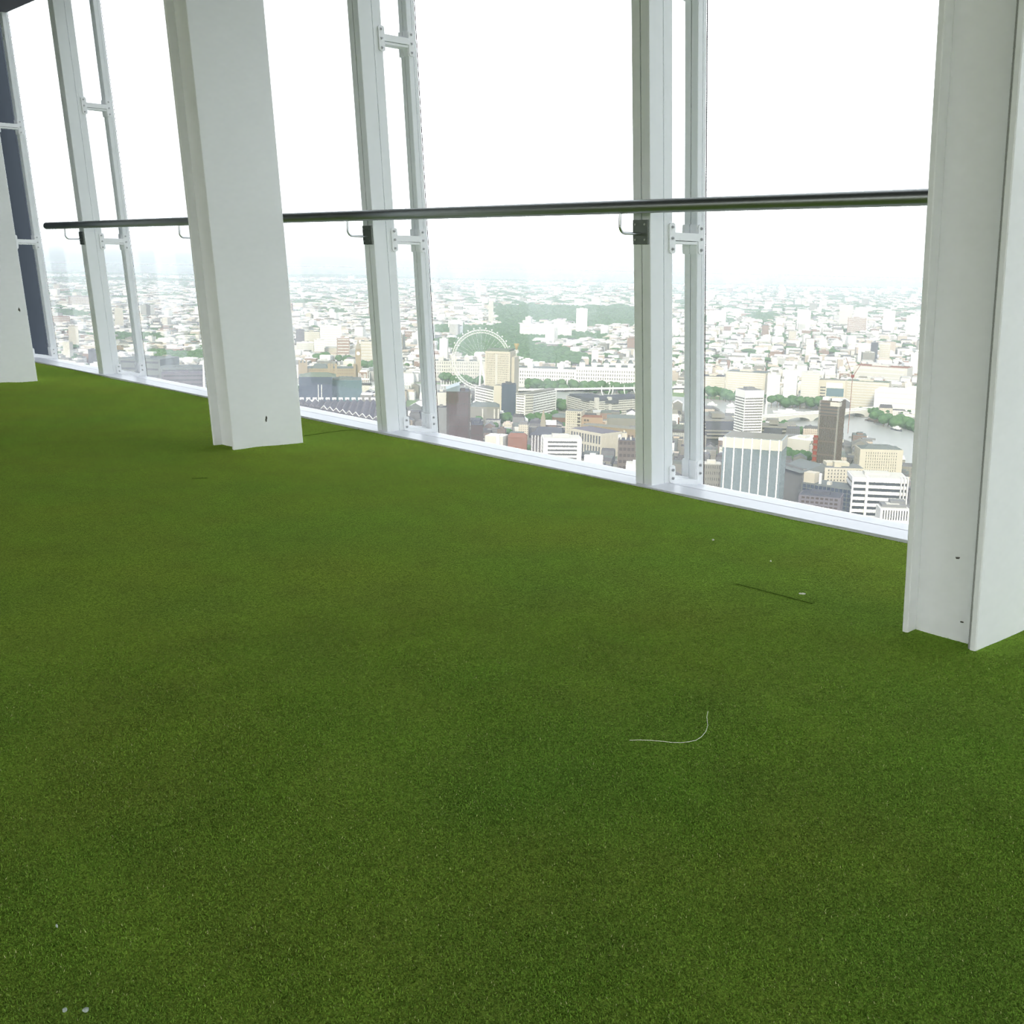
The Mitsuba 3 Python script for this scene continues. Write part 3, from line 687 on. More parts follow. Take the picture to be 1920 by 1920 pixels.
part(t, 'stair_tower', bmesh(F, (11, 19, -14, -4, F.h, F.h + 6)), 'cream'); part(t, 'upper_storey', bmesh(F, (4, 30, -F.d, -12, F.h, F.h + 4)), 'cream')
t, F = storeys('banded_office', 'long white office building with wide dark window bands below a pale roof', 'office block', 'banded_white_block', 'white', 'darkglass', 8, roof='offwhite', span=0.52, end=1.5, ztop=4.5, single=True)
part(t, 'stair_shaft', bmesh(F, (F.w * 0.245, F.w * 0.29, -8, 1.6, 0, F.h + 1)), 'white', label='white stair shaft splitting the bands')
for i in range(3): part(t, 'frame_post', bmesh(F, (F.w * 0.86 + i * 3.2, F.w * 0.86 + i * 3.2 + 0.9, -6, 3.5, 0, F.h + 2)), 'white')
t, F = storeys('glass_podium', 'dark blue green glass podium with a white cube on its roof', 'office block', 'dark_podium', 'lead', 'navyglass', 9, roof='lead', span=0.14, piers=12, pier_w=0.5, end=0.8, plant=False)
part(t, 'roof_cube', bmesh(F, (1, 13.5, -14, -1.5, F.h, F.h + 11.5)), 'cream', label='cream cube on the roof'); part(t, 'duct', bmesh(F, (18, 20, -6, -3, F.h, F.h + 12)), 'white'); part(t, 'duct', bmesh(F, (27, 31, -9, -4, F.h, F.h + 4)), 'offwhite')
t, F = storeys('brick_flats', 'dark brick flats with small lit balconies at the bottom of the right window', 'flats', 'brick_block', 'mauve', 'umber', 9, roof='slate', span=0.5, piers=8, pier_w=1.6, end=2)
t, F = storeys('arcaded_block', 'white block with a row of tall arched openings at the bottom right of the window', 'office block', 'arched_block', 'white', 'winglass', 3, roof='offwhite', span=0.3, piers=10, pier_w=1.3, end=1.5)
for i, r_ in enumerate((0, 9)): part(t, 'roof_step', bmesh(F, (2 + r_, F.w - 2, -F.d + 2, -7 - r_ * 0.6, F.h + i * 3, F.h + 3 + i * 3)), 'grey')
for nme, key, lab in (('theatre', 'theatre_terrace_left', 'grey concrete theatre of stacked terraces left of the striped tower'), ('theatre', 'theatre_terrace_right', 'grey concrete terraces right of the striped tower')):
    F = Fr(key); t = thing(nme, lab, 'theatre')
    part(t, 'body', bmesh(F, (3, F.w - 3, -F.d, -3, 0, F.h - 4)), 'slate')
    for i in range(6): part(t, 'terrace', bmesh(F, (-i * 1.0, F.w + i * 0.7, -F.d, 6 - i * 3.2, F.h * (0.28 + i * 0.125), F.h * (0.28 + i * 0.125) + 2.3)), 'concrete')
    part(t, 'fly_tower', bmesh(F, (F.w * 0.3, F.w * 0.7, -F.d * 0.8, -F.d * 0.35, F.h, F.h + 7)), 'concrete')
# the stone tower and its white wings
t, F = storeys('stone_tower', 'square stone office tower with a fine grid of windows in front of the big wheel', 'tower block', 'office_tower', 'cream', 'bandgrey', 25, roof='copper', span=0.55, piers=15, pier_w=1.7, end=2.2, ztop=4, plant=False)
part(t, 'top_storey', bmesh(F, (2, F.w - 2, -F.d + 2, -2, F.h, F.h + 3.5)), 'copper'); part(t, 'shoulder', bmesh(F, (-3, F.w + 6, -F.d - 5, -12, 0, F.h - 11)), 'cream'); part(t, 'window_strip', bmesh(F, (F.w * 0.42, F.w * 0.5, -2, 0.5, 6, F.h - 5)), 'offwhite')
t, F = storeys('white_wing', 'white banded office wing left of the cream stair slab', 'office block', 'wing_left', 'white', 'bandgrey', 9, span=0.62, single=True, end=1, ztop=2)
t, F = block('stair_slab', 'plain cream stair slab between the white wing and the dark glass slab', 'office block', 'cream_slab', 'cream', 'concrete', plant=False)
t, F = storeys('dark_slab', 'dark blue glass slab in the middle of the white banded wings', 'office block', 'dark_slab', 'navyglass', 'navyglass', 14, roof='slate', span=0.2, end=0.4, single=True, ztop=5)
storeys('white_wing', 'short white banded wing facing the viewer right of the dark glass slab', 'office block', 'wing_right_end', 'offwhite', 'bandgrey', 9, span=0.62, single=True, end=0.8, ztop=1.5, plant=False)
t, F = storeys('white_wing', 'long white banded wing running back to the right of the dark glass slab', 'office block', 'wing_right_long', 'white', 'bandgrey', 9, span=0.62, single=True, end=1.6, ztop=1.5, plant=False)
part(t, 'roof_terrace', bmesh(F, (2, F.w - 2, -F.d + 2, -3, F.h, F.h + 3)), 'concrete')
t, F = storeys('long_block', 'left half of the long bent cream block with window bands', 'office block', 'long_block_left', 'offwhite', 'bandgrey', 7, roof='slate', span=0.62, single=True, end=2.5, ztop=1.5)
part(t, 'roof_range', bmesh(F, (6, F.w - 4, -F.d - 30, -3, F.h - 2, F.h + 4)), 'slate')
t, F = storeys('long_block', 'right half of the long bent cream block with window bands', 'office block', 'long_block_right', 'offwhite', 'bandgrey', 7, roof='slate', span=0.62, single=True, end=3, ztop=1.5)
part(t, 'roof_range', bmesh(F, (3, F.w - 4, -F.d - 30, -3, F.h - 2, F.h + 4)), 'slate')
for u in (0.5, 30): part(t, 'roof_pier', bmesh(F, (u, u + 6, -6, 0.8, 0, F.h + 7)), 'offwhite')
t, F = storeys('dark_tower', 'dark maroon ribbed tower with a sloping glass top beside the mullion', 'tower block', 'purple_tower', 'umber', 'maroon', 5, roof='slate', span=0.1, piers=11, pier_w=1.1, end=3, ztop=2, plant=False)
m = MB(); hh = F.h
m.quad(F(-1, 1, hh + 3), F(F.w * 0.55, 1, hh + 10), F(F.w * 0.55, -F.d, hh + 10), F(-1, -F.d, hh + 3)); m.quad(F(-1, 1, hh), F(F.w * 0.55, 1, hh), F(F.w * 0.55, 1, hh + 10), F(-1, 1, hh + 3)); m.quad(F(F.w * 0.55, 1, hh), F(F.w * 0.55, -F.d, hh), F(F.w * 0.55, -F.d, hh + 10), F(F.w * 0.55, 1, hh + 10))
part(t, 'sloping_top', m.mesh(), 'finglass', label='sloping blue grey glass top'); part(t, 'lift_tower', bmesh(F, (F.w * 0.6, F.w * 0.78, -14, -3, hh, hh + 4)), 'umber')
storeys('ribbed_block', 'low dark ribbed block at the foot of the maroon tower', 'office block', 'ribbed_block', 'umber', 'maroon', 4, roof='slate', span=0.2, piers=7, pier_w=1.0, end=1)
block('pale_block', 'pale grey block squeezed between the mullion and the maroon tower', 'office block', 'pale_block_left', 'offwhite', 'grey'); block('pale_block', 'lower blue grey block between the mullion and the maroon tower', 'office block', 'grey_block_left', 'grey', 'slate')
t, F = block('station_hall', 'beige station hall with white piers below the left white wing', 'hall', 'terminal_shed', 'concrete', 'lead', plant=False)
for u in (0.42, 0.82, 0.95): part(t, 'pier', bmesh(F, (F.w * u - 1.2, F.w * u + 1.2, -2, 2, 0, F.h * 0.9)), 'offwhite')
part(t, 'roof_range', gable(F, 0, F.w, -F.d, 0, F.h, 6, 0.4), 'lead')
t, F = block('white_shed', 'white shed with a leaning end wall near the sill', 'hall', 'slanted_block', 'offwhite', 'white', plant=False)
m = MB(); m.quad(F(F.w * 0.62, 1, F.h + 1), F(F.w * 0.8, 1, F.h + 3), F(F.w * 1.05, 7, 0), F(F.w * 0.85, 7, 0)); m.quad(F(F.w * 0.62, -6, F.h + 1), F(F.w * 0.8, -6, F.h + 3), F(F.w * 0.8, 1, F.h + 3), F(F.w * 0.62, 1, F.h + 1)); m.quad(F(F.w * 0.8, 1, F.h + 3), F(F.w * 0.8, -6, F.h + 3), F(F.w * 1.05, -1, 0), F(F.w * 1.05, 7, 0))
part(t, 'leaning_wall', m.mesh(), 'white')
t, F = block('red_roofed_house', 'house with an orange red roof near the sill', 'house', 'red_roof_block', 'redroof', 'redroof', plant=False); part(t, 'roof', gable(F, -0.5, F.w + 0.5, -F.d, 0.5, F.h, 4, 0.3), 'redroof')
# church
F = Fr('church_nave'); t = thing('church', 'pale stone church with a thin spire and a long grey roof', 'church')
part(t, 'nave', bmesh(F, (0, F.w, -F.d, 0, 0, F.h)), 'stone'); part(t, 'roof', gable(F, -0.6, F.w + 0.6, -F.d - 0.6, 0.6, F.h, 7, 0.25), 'slate')
FT = Fr('', (-1236, 1189, -1230, 1194, 39, 7)); part(t, 'tower', bmesh(FT, (0, FT.w, -7, 0, 0, 33)), 'stone'); part(t, 'belfry', bmesh(FT, (0.6, FT.w - 0.6, -6.4, -0.6, 33, 40)), 'stone')
m = MB(); c4 = [FT(1, -6, 40), FT(FT.w - 1, -6, 40), FT(FT.w - 1, -1, 40), FT(1, -1, 40)]; ap = FT(FT.w / 2, -3.5, 53)
for i in range(4): m.tri(c4[i], c4[(i + 1) % 4], ap)
part(t, 'spire', m.mesh(), 'stone')
F = Fr('colonnade_hall'); t = thing('hall', 'grey hall with a row of white columns below the church', 'hall'); part(t, 'wall', bmesh(F, (0, F.w, -F.d, -3, 0, F.h)), 'mauve'); part(t, 'roof', gable(F, -1, F.w + 1, -F.d, 1, F.h, 4, 0.6), 'slate')
for i in range(7): part(t, 'column', bmesh(F, (1 + i * (F.w - 3) / 6, 2.3 + i * (F.w - 3) / 6, -1.3, 0, 0, F.h)), 'white')
t, F = storeys('white_office', 'white office block with broad window bands standing right above the sill', 'office block', 'white_office', 'white', 'winglass', 10, roof='offwhite', span=0.55, single=True, end=5.5, ztop=3)
t, F = block('peach_block', 'peach coloured block with a few dark windows', 'house', 'peach_block', 'peach', 'redroof', plant=False)
for i in range(3):
    for j in range(2): part(t, 'window', bmesh(F, (4 + j * 4.5, 7 + j * 4.5, -0.5, 0.3, F.h - 6 - i * 6, F.h - 3 - i * 6)), 'umber')
part(t, 'lower_range', bmesh(F, (F.w * 0.45, F.w + 4, -10, 6, 0, F.h - 8)), 'peach')
t, F = storeys('cream_flats', 'narrow cream flats with one column of dark openings beside the peach block', 'flats', 'cream_flats', 'cream', 'winglass', 12, span=0.6, piers=7, pier_w=1.8, end=1.5, plant=False)
for i in range(7): part(t, 'dark_window', bmesh(F, (F.w * 0.78, F.w * 0.96, -0.5, 0.5, 6 + i * 5.5, 9.5 + i * 5.5)), 'umber')
t = thing('rotunda', 'round brick hall under a shallow blue grey dome', 'hall')
cy = trimesh.creation.cylinder(15, 20, sections=32); cy.apply_translation([-1331, 1328, G + 10]); part(t, 'drum', cy, 'brick', smooth=40)
dm = trimesh.creation.icosphere(3, 1.0); dm.apply_scale([15.5, 15.5, 5.5]); dm = trimesh.intersections.slice_mesh_plane(dm, [0, 0, 1], [0, 0, 0]); dm.apply_translation([-1331, 1328, G + 20]); part(t, 'dome', dm, 'lead', smooth=True)
t, F = storeys('viaduct', 'long tan brick viaduct running to the right behind the low halls', 'viaduct', 'tan_viaduct', 'tan', 'umber', 1, roof='concrete', span=0.35, piers=22, pier_w=2.6, end=2, ztop=9, plant=False)
t, F = block('grey_hall', 'long hall with a grey green roof behind the viaduct', 'hall', 'grey_hall', 'concrete', 'lead', plant=False); part(t, 'roof', gable(F, 0, F.w, -F.d, 0, F.h, 4), 'lead')
t, F = storeys('cream_hall', 'grey roofed hall with tall cream window bays', 'hall', 'cream_hall', 'cream', 'slate', 2, roof='mauve', span=0.25, piers=11, pier_w=2.2, end=1.5, ztop=4, plant=False)
block('stair_tower', 'thin white stair tower among the dark terraces', 'tower', 'white_stair_tower', 'white', 'white', plant=False); block('small_block', 'small cream block right of the thin white stair tower', 'house', 'cream_small_block', 'cream', 'grey')
t, F = storeys('terrace', 'dark brown terrace of houses with white chimneys beside the mullion', 'houses', 'terrace_row', 'brown', 'umber', 6, roof='slate', span=0.5, piers=9, pier_w=1.5, end=1, plant=False)
for i in range(6): part(t, 'chimney', bmesh(F, (2 + i * 6.5, 4 + i * 6.5, -8, -6, F.h, F.h + 4)), 'offwhite')
block('low_shed', 'low white shed row on the sill line beside the white office', 'shed', 'white_shed_row', 'white', 'white'); block('end_block', 'bright white block low beside the right mullion', 'house', 'white_end_block', 'white', 'offwhite')
t, F = storeys('corner_block', 'grey corner block with a white eaves line left of the finned glass block', 'office block', 'low_block_corner', 'concrete', 'winglass', 8, roof='offwhite', span=0.5, piers=8, pier_w=1.6)
t, F = block('sloping_hall', 'hall with a long grey sloping roof right of the finned glass block', 'hall', 'slope_hall', 'grey', 'lead', plant=False); part(t, 'roof', gable(F, -2, F.w + 4, -F.d - 10, 6, F.h - 4, 9), 'lead')
t, F = block('flat_roofs', 'white flat roofed range behind the finned glass block', 'hall', 'white_low_right', 'offwhite', 'white')
# across the river
for key, lab, col, n_ in (('far_row_left', 'long pale stone palace front left of the stone tower', 'offwhite', 4), ('far_row_mid', 'bright white government block right of the stone tower', 'white', 2), ('far_row_right', 'row of white gabled palaces above the embankment trees', 'white', 7)):
    t, F = block('government_block', lab, 'office block', key, col, 'lead', plant=False)
    part(t, 'facade_windows', bmesh(F, *[(2 + i * 5.2, 4.2 + i * 5.2, -0.5, 0.3, 8 + j * 8, 12.5 + j * 8) for i in range(int(F.w / 5.3)) for j in range(int(F.h / 9))]), 'grey', kind='stuff')
    for i in range(n_):
        u = F.w * (i + 0.5) / n_
        part(t, 'turret', bmesh(F, (u - 6, u + 6, -F.d * 0.5, -2, F.h, F.h + 9)), col); m = MB(); m.prism([(u - 6, -F.d * 0.5), (u + 6, -F.d * 0.5), (u + 6, -2), (u - 6, -2)], F.h + 9, F.h + 9.5, F=F); part(t, 'turret_roof', gable(F, u - 6, u + 6, -F.d * 0.5, -2, F.h + 9, 7, 0.7), 'lead' if n_ == 7 else col)
t, F = storeys('parliament', 'long sand coloured gothic palace front with close ribs across the river', 'palace', 'palace', 'sand', 'tan', 3, roof='lead', span=0.5, piers=26, pier_w=1.6, end=3, ztop=2, plant=False)
part(t, 'roof_range', gable(F, F.w * 0.12, F.w * 0.42, -F.d + 10, -8, F.h, 9, 0.2), 'lead')
for u in (0.46, 0.52, 0.60, 0.99): part(t, 'turret', bmesh(F, (F.w * u - 3, F.w * u + 3, -8, 0.5, 0, F.h + 11)), 'sand')
t, F = block('parliament_end', 'tall sand coloured end block of the gothic palace beside the column', 'palace', 'palace_end', 'sand', 'lead', plant=False)
for u in (0.1, 0.5, 0.9): part(t, 'turret', bmesh(F, (F.w * u - 2, F.w * u + 2, -6, 0.5, 0, F.h + 6)), 'sand')
F = Fr('clock_tower'); t = thing('clock_tower', 'tall sand coloured clock tower with a pale clock face and pointed spire', 'tower')
w_ = F.w; part(t, 'shaft', bmesh(F, (0.6, w_ - 0.6, -w_, -0.6, 0, 54)), 'sand'); part(t, 'clock_stage', bmesh(F, (0, w_, -w_, 0, 54, 66)), 'sand'); part(t, 'belfry', bmesh(F, (0.8, w_ - 0.8, -w_ + 0.8, -0.8, 66, 71)), 'tan')
for f_ in (lambda a, b_: F(w_ / 2 + a, 0.3, 60 + b_), lambda a, b_: F(-0.3, -w_ / 2 + a, 60 + b_), lambda a, b_: F(w_ + 0.3, -w_ / 2 + a, 60 + b_)):
    m = MB(); c = [f_(4.3 * math.cos(q), 4.3 * math.sin(q)) for q in np.linspace(0, 2 * math.pi, 21)]
    for i in range(20): m.tri(f_(0, 0), c[i], c[i + 1])
    part(t, 'clock_face', m.mesh(), 'white', label='pale round clock face')
m = MB(); c4 = [F(0.5, -w_ + 0.5, 71), F(w_ - 0.5, -w_ + 0.5, 71), F(w_ - 0.5, -0.5, 71), F(0.5, -0.5, 71)]; ap = F(w_ / 2, -w_ / 2, 92)
for i in range(4): m.tri(c4[i], c4[(i + 1) % 4], ap)
part(t, 'spire', m.mesh(), 'stone')
t, F = storeys('blue_glass_block', 'pale blue glass block above the station roof', 'office block', 'blue_glass_block', 'blueglass', 'blueglass', 11, roof='lead', span=0.22, piers=9, pier_w=0.7, end=0.7, ztop=2)
t, F = storeys('navy_block', 'dark blue glass block with two white pipes beside the column', 'office block', 'dark_blue_block', 'navyglass', 'navyglass', 6, roof='copper', span=0.2, end=0.8, ztop=10)
for u in (0.58, 0.68): part(t, 'pipe', tube([F(F.w * u, 1.2, 0), F(F.w * u, 1.2, F.h - 14)], 0.8, 8), 'white', smooth=40)
part(t, 'roof_range', gable(F, 4, F.w + 8, -F.d, -4, F.h, 6, 0.6), 'copper')
# station roof of many ridges running from the far eaves to the near gables
t = thing('station_roof', 'broad mauve station roof of many ridges with white zigzag gable edges', 'roof')
f0, f1, n0, n1 = np.array([-1697.0, 1030]), np.array([-1600.0, 1168]), np.array([-1690.0, 1024]), np.array([-1395.0, 1013]); nr = 15; zig = []
for i in range(nr):
    e = [f0 + (f1 - f0) * k / nr for k in (i, i + 0.5, i + 1)]; q = [n0 + (n1 - n0) * k / nr for k in (i, i + 0.5, i + 1)]
    m = MB(); P3 = lambda p, z: (p[0], p[1], G + z)
    m.quad(P3(e[0], 28), P3(q[0], 28), P3(q[1], 33.5), P3(e[1], 33.5)); m.quad(P3(e[1], 33.5), P3(q[1], 33.5), P3(q[2], 28), P3(e[2], 28)); m.tri(P3(q[0], 28), P3(q[2], 28), P3(q[1], 33.5)); m.tri(P3(e[0], 28), P3(e[1], 33.5), P3(e[2], 28))
    part(t, 'ridge', m.mesh(), 'mauve' if i % 2 else 'mauvedark')
    if i > 4: zig += [P3(q[0], 28.6), P3(q[1], 34.2)]
    d_ = (e[2] - e[0]) / np.linalg.norm(e[2] - e[0]); FS = Fr('', (e[0][0] + d_[0], e[0][1] + d_[1], e[2][0] - d_[0] * 3, e[2][1] - d_[1] * 3, 30, 6)); part(t, 'skylight', bmesh(FS, (0, FS.w, -6, 0, 32, 35.5)), 'white')
part(t, 'gable_edge', tube(zig, 0.75, 5), 'white', label='white zigzag gable edge')
m = MB(); m.prism([(-1690, 1024), (-1420, 860), (-1200, 830), (-1395, 1013), (-1600, 1168), (-1697, 1030)][::-1], 0, 27, F=lambda u, v, z: (u, v, G + z)); part(t, 'lower_roof', m.mesh(), 'mauve')

# white canopies with posts, footbridge with leaning masts
def canopy_posts(lab, x, y, w, z0, z1, seed):
    r = np.random.default_rng(seed); F = Fr('', (x - ee[0] * -w / 2, y - ee[1] * -w / 2, x + ee[0] * -w / 2, y + ee[1] * -w / 2, z1, 8)); t = thing('white_pavilion', lab, 'pavilion')
    part(t, 'deck', bmesh(F, (0, w, -6, 0, z0, z0 + 3)), 'white')
    for i in range(7): part(t, 'post', tube([F(w * i / 6, -2, z0 - 6), F(w * i / 6 + r.normal(0, 0.8), -2, z1 + r.uniform(-4, 2))], 0.8, 6), 'white')
canopy_posts('white posts and deck between the second mullion and the blue glass block', -1888, 1314, 22, 34, 48, 1); canopy_posts('white posts and deck seen between the twin posts of the second mullion', -1801, 1349, 30, 29, 41, 2); canopy_posts('white posts and deck in front of the wheel foot', -1745, 1421, 32, 28, 40, 3)
FB = Fr('', (-1598, 1438, -1420, 1818, 30, 6)); t = thing('footbridge', 'pale footbridge with leaning white masts above the long bent block', 'bridge')
part(t, 'deck', bmesh(FB, (0, FB.w, -8, 0, 31, 34)), 'white'); part(t, 'truss', bmesh(FB, (0, FB.w, -16, -10, 27, 33)), 'mauve')
for x, y, a, b_ in ((-1494, 1601, -3, 3), (-1497, 1628, 5, -3), (-1491, 1630, 5, -2), (-1482, 1653, -2, 2), (-1474, 1673, 0, 4)): part(t, 'mast', tube([(x + b_, y + b_, G + 18), (x, y, G + 30), (x + a * 0.5, y - a * 0.5, G + 41)], [0.5, 1.3, 0.5], 6), 'white', smooth=True, label='leaning white mast')
part(t, 'ball', trimesh.creation.icosphere(2, 2.0).apply_translation([-1497, 1626, G + 44]), 'white', smooth=True)
# road bridge with arches
pN, pS = np.array([-1098.0, 1985.0]), np.array([-1180.0, 1560.0]); bu = (pS - pN) / np.linalg.norm(pS - pN); bn = np.array([-bu[1], bu[0]]); BL = float(np.linalg.norm(pS - pN))
t = thing('road_bridge', 'long pale stone road bridge with flat arches crossing the river', 'bridge')
for i in range(6):
    s0, s1 = BL * i / 6, BL * (i + 1) / 6; q = np.linspace(0, math.pi, 15)
    arch = sg.Polygon([(s0, 0), (s0, 13), (s1, 13), (s1, 0), (s1 - 4, 0)] + [((s0 + s1) / 2 + ((s1 - s0) / 2 - 4) * math.cos(a), 8.5 * math.sin(a)) for a in q[1:-1]] + [(s0 + 4, 0)])
    m = trimesh.creation.extrude_polygon(arch, 25, engine='earcut'); v = np.array(m.vertices); w2 = pN + v[:, :1] * bu + (v[:, 2:] - 12.5) * bn; m.vertices = np.column_stack([w2, G + v[:, 1]]); part(t, 'arch', m, 'offwhite')
for s_ in (-12.5, 12.5):
    m = MB(); m.box(0, BL, s_ - 0.4, s_ + 0.4, 13, 14.3, F=lambda u, v, z: (*(pN + bu * u + bn * v), G + z)); part(t, 'parapet', m.mesh(), 'white')


def boat(lab, x, y, L, Wd, rot, hcol='white', cab='white'):
    t = thing('boat', lab, 'boat'); c, s = math.cos(rot), math.sin(rot); P = lambda u, v, z: (x + u * c - v * s, y + u * s + v * c, G + 0.4 + z)
    m = MB(); m.prism([(-L / 2, -Wd / 2), (L * 0.3, -Wd / 2), (L / 2, 0), (L * 0.3, Wd / 2), (-L / 2, Wd / 2)], 0, 2.4, F=P); part(t, 'hull', m.mesh(), hcol)
    m = MB(); m.box(-L * 0.35, L * 0.2, -Wd * 0.36, Wd * 0.36, 2.4, 5.2, F=P); part(t, 'cabin', m.mesh(), cab); m = MB(); m.box(-L * 0.1, L * 0.1, -Wd * 0.25, Wd * 0.25, 5.2, 7.5, F=P); part(t, 'bridge', m.mesh(), cab)
    part(t, 'mast', tube([P(0, 0, 7.5), P(0, 0, 13)], 0.25, 5), 'grey')


boat('white passenger boat out on the river right of the brown tower', -953, 1650, 42, 8, 0.35, 'grey', 'white'); boat('long white moored boat behind the striped tower', -1222, 1838, 60, 10, 0.75); boat('small boat moored below the embankment trees on the right', -969, 1790, 30, 7, -0.5, 'slate', 'white')
boat('brown barge moored under the arch of the bridge', -1050, 1858, 45, 9, -0.3, 'brown', 'tan'); boat('tiny white boat at the far bank, left one behind the striped tower', -1381, 1806, 20, 6, 0.6); boat('tiny white boat at the far bank, close to the striped tower', -1345, 1822, 20, 6, 0.6)
t = thing('obelisk', 'thin pale obelisk in front of the embankment trees', 'obelisk'); m = MB()
for i, (r0, r1, z0, z1) in enumerate(((2.2, 2.2, 0, 5), (1.6, 1.1, 5, 26), (1.1, 0.0, 26, 28.5))):
    c0 = [(-1203 + r0 * a, 1735 + r0 * b_, G + z0) for a, b_ in ((-1, -1), (1, -1), (1, 1), (-1, 1))]; c1 = [(-1203 + r1 * a, 1735 + r1 * b_, G + z1) for a, b_ in ((-1, -1), (1, -1), (1, 1), (-1, 1))]
    for j in range(4): m.quad(c0[j], c0[(j + 1) % 4], c1[(j + 1) % 4], c1[j])
part(t, 'shaft', m.mesh(), 'white')
t = thing('crane', 'thin red tower crane with a raised jib above the river roofs', 'crane'); part(t, 'mast', tube([(-1001, 1685, G), (-1001, 1685, G + 98)], 0.55, 4), 'cranered'); part(t, 'jib', tube([(-1001, 1685, G + 96), (-990, 1692, G + 120)], 0.5, 4), 'cranered'); part(t, 'jib', tube([(-1001, 1685, G + 96), (-1012, 1678, G + 128)], 0.5, 4), 'cranered'); part(t, 'cab', trimesh.creation.box([4, 4, 4]).apply_translation([-1001, 1685, G + 97]), 'red')
t = thing('flared_column', 'slender pale column with a flared yellowish top above the stone tower', 'column'); part(t, 'shaft', tube([(-1841, 1692, G), (-1841, 1692, G + 84)], 1.0, 8), 'offwhite'); part(t, 'bowl', tube([(-1841, 1692, G + 84), (-1841, 1692, G + 90), (-1841, 1692, G + 98)], [1.2, 3.4, 6.0], 12), 'gold', smooth=True)
t = thing('white_pylon', 'white pylon rising beside the left edge of the middle column', 'pylon'); part(t, 'shaft', tube([(-2050, 1044, G), (-2050, 1044, G + 69)], [3.0, 1.6], 8), 'white', smooth=40)
# farther landmarks: simple blocks with window bands
FAR = [('twin_dark', 'tower_block', 'purple grey block beside the middle column, left of a beige one', 'mauve', 'slate', 12), ('twin_beige', 'tower_block', 'beige block right of the purple grey one', 'cream', 'lead', 10),
       ('white_cluster_a', 'far_block', 'pale block low beside the middle column', 'offwhite', 'white', 7), ('white_cluster_b', 'far_block', 'white block with a dark slot below the beige block', 'white', 'offwhite', 8), ('white_cluster_c', 'far_block', 'bright white slab block right of the beige block', 'white', 'white', 12),
       ('white_cluster_d', 'far_block', 'pale pinkish block left of the clock tower', 'pink', 'white', 8), ('white_cluster_e', 'far_block', 'cream block behind the clock tower', 'cream', 'lead', 8), ('beige_tower_left', 'tower_block', 'square beige tower in the far left window', 'cream', 'stone', 18),
       ('pink_block', 'far_block', 'broad pinkish block above the beige tower', 'pink', 'pink', 6), ('brick_slabs_left', 'far_block', 'long pale brick slabs high in the far left window', 'pink', 'mauve', 9), ('cream_tower_left', 'tower_block', 'cream tower with a white cap between the posts of the left mullion', 'cream', 'white', 20),
       ('blue_block_left', 'far_block', 'blue grey block beside the foot of the left mullion', 'slate', 'slate', 8), ('teal_hall', 'hall', 'wide low hall with a teal grey roof below the left window', 'lead', 'lead', 3), ('teal_hall_right', 'hall', 'teal roofed hall reaching the middle column', 'lead', 'lead', 3),
       ('lilac_block', 'far_block', 'lilac grey block low against the middle column', 'mauve', 'mauve', 5), ('slab_far', 'tower_block', 'tall pale slab tower on the far edge of the park', 'offwhite', 'white', 24), ('hill_tower', 'tower_block', 'tall white hotel tower standing before the far park', 'white', 'white', 26),
       ('palace_white', 'palace', 'long white palace between the two parks', 'white', 'white', 4), ('palace_white_top', 'palace', 'taller white centre of the long palace', 'white', 'white', 6), ('white_strip_far', 'far_block', 'low white range left of the wheel top', 'white', 'white', 3),
       ('white_bank_a', 'riverside_block', 'white riverside block right of the striped tower, leftmost of three', 'white', 'offwhite', 14), ('white_bank_b', 'riverside_block', 'white riverside block, middle of three and tallest', 'white', 'offwhite', 16), ('white_bank_c', 'riverside_block', 'white riverside block just left of the brown tower', 'offwhite', 'offwhite', 15),
       ('cream_bank', 'riverside_block', 'long cream riverside block above the striped tower', 'cream', 'lead', 12), ('cream_bank_left', 'riverside_block', 'cream riverside block at the left post of the right window', 'cream', 'slate', 9), ('green_roof_bank', 'riverside_block', 'cream block with a grey green roof above the bridge', 'cream', 'copper', 10),
       ('white_shed_bank', 'hall', 'broad white roofed hall on the far bank beside the nearest column', 'white', 'white', 5), ('white_cube', 'far_block', 'bright white cube among the right hand rooftops', 'white', 'white', 9), ('slot_tower', 'far_block', 'dark slotted tower right of the white cube', 'slate', 'offwhite', 14),
       ('cream_tower_mid', 'far_block', 'cream block right of the dark slotted tower', 'cream', 'white', 12), ('white_tower_right', 'tower_block', 'white tower half hidden by the nearest column', 'white', 'white', 14), ('far_white_tower', 'tower_block', 'white tower left in the far right hand skyline', 'white', 'white', 14),
       ('far_white_tower_b', 'tower_block', 'thin pale tower in the middle of the far right hand skyline', 'offwhite', 'white', 16), ('far_white_tower_c', 'tower_block', 'white tower next to the thin pale one in the far skyline', 'white', 'white', 16), ('far_white_tower_d', 'tower_block', 'white slab tower in the far skyline near the nearest column', 'white', 'white', 16),
       ('far_white_tower_e', 'far_block', 'broad pale block below the far right hand towers', 'pink', 'offwhite', 12), ('far_white_tower_f', 'tower_block', 'white tower of the far skyline close to the nearest column', 'white', 'white', 14), ('white_mound', 'far_block', 'broad white cluster far away at the left of the right window', 'white', 'white', 8), ('red_roofs', 'far_block', 'long terrace of red roofs below the white cube', 'offwhite', 'redroof', 4)]
for key, nme, lab, wl, rf, nb in FAR:
    t, F = block(nme, lab, 'building', key, wl, rf)
    fh = F.h / nb
    part(t, 'window_bands', bmesh(F, *[(F.w * 0.05, F.w * 0.95, -F.d + 0.5, 0.25, i * fh + fh * 0.4, i * fh + fh * 0.68) for i in range(nb)]), 'bandpale' if wl in ('white', 'offwhite', 'cream', 'pink') else 'slate', kind='stuff')
t, F = block('church', 'pale church with a thin spire in the left window', 'church', 'spire_left', 'white', 'lead', hfrac=0.5, plant=False)
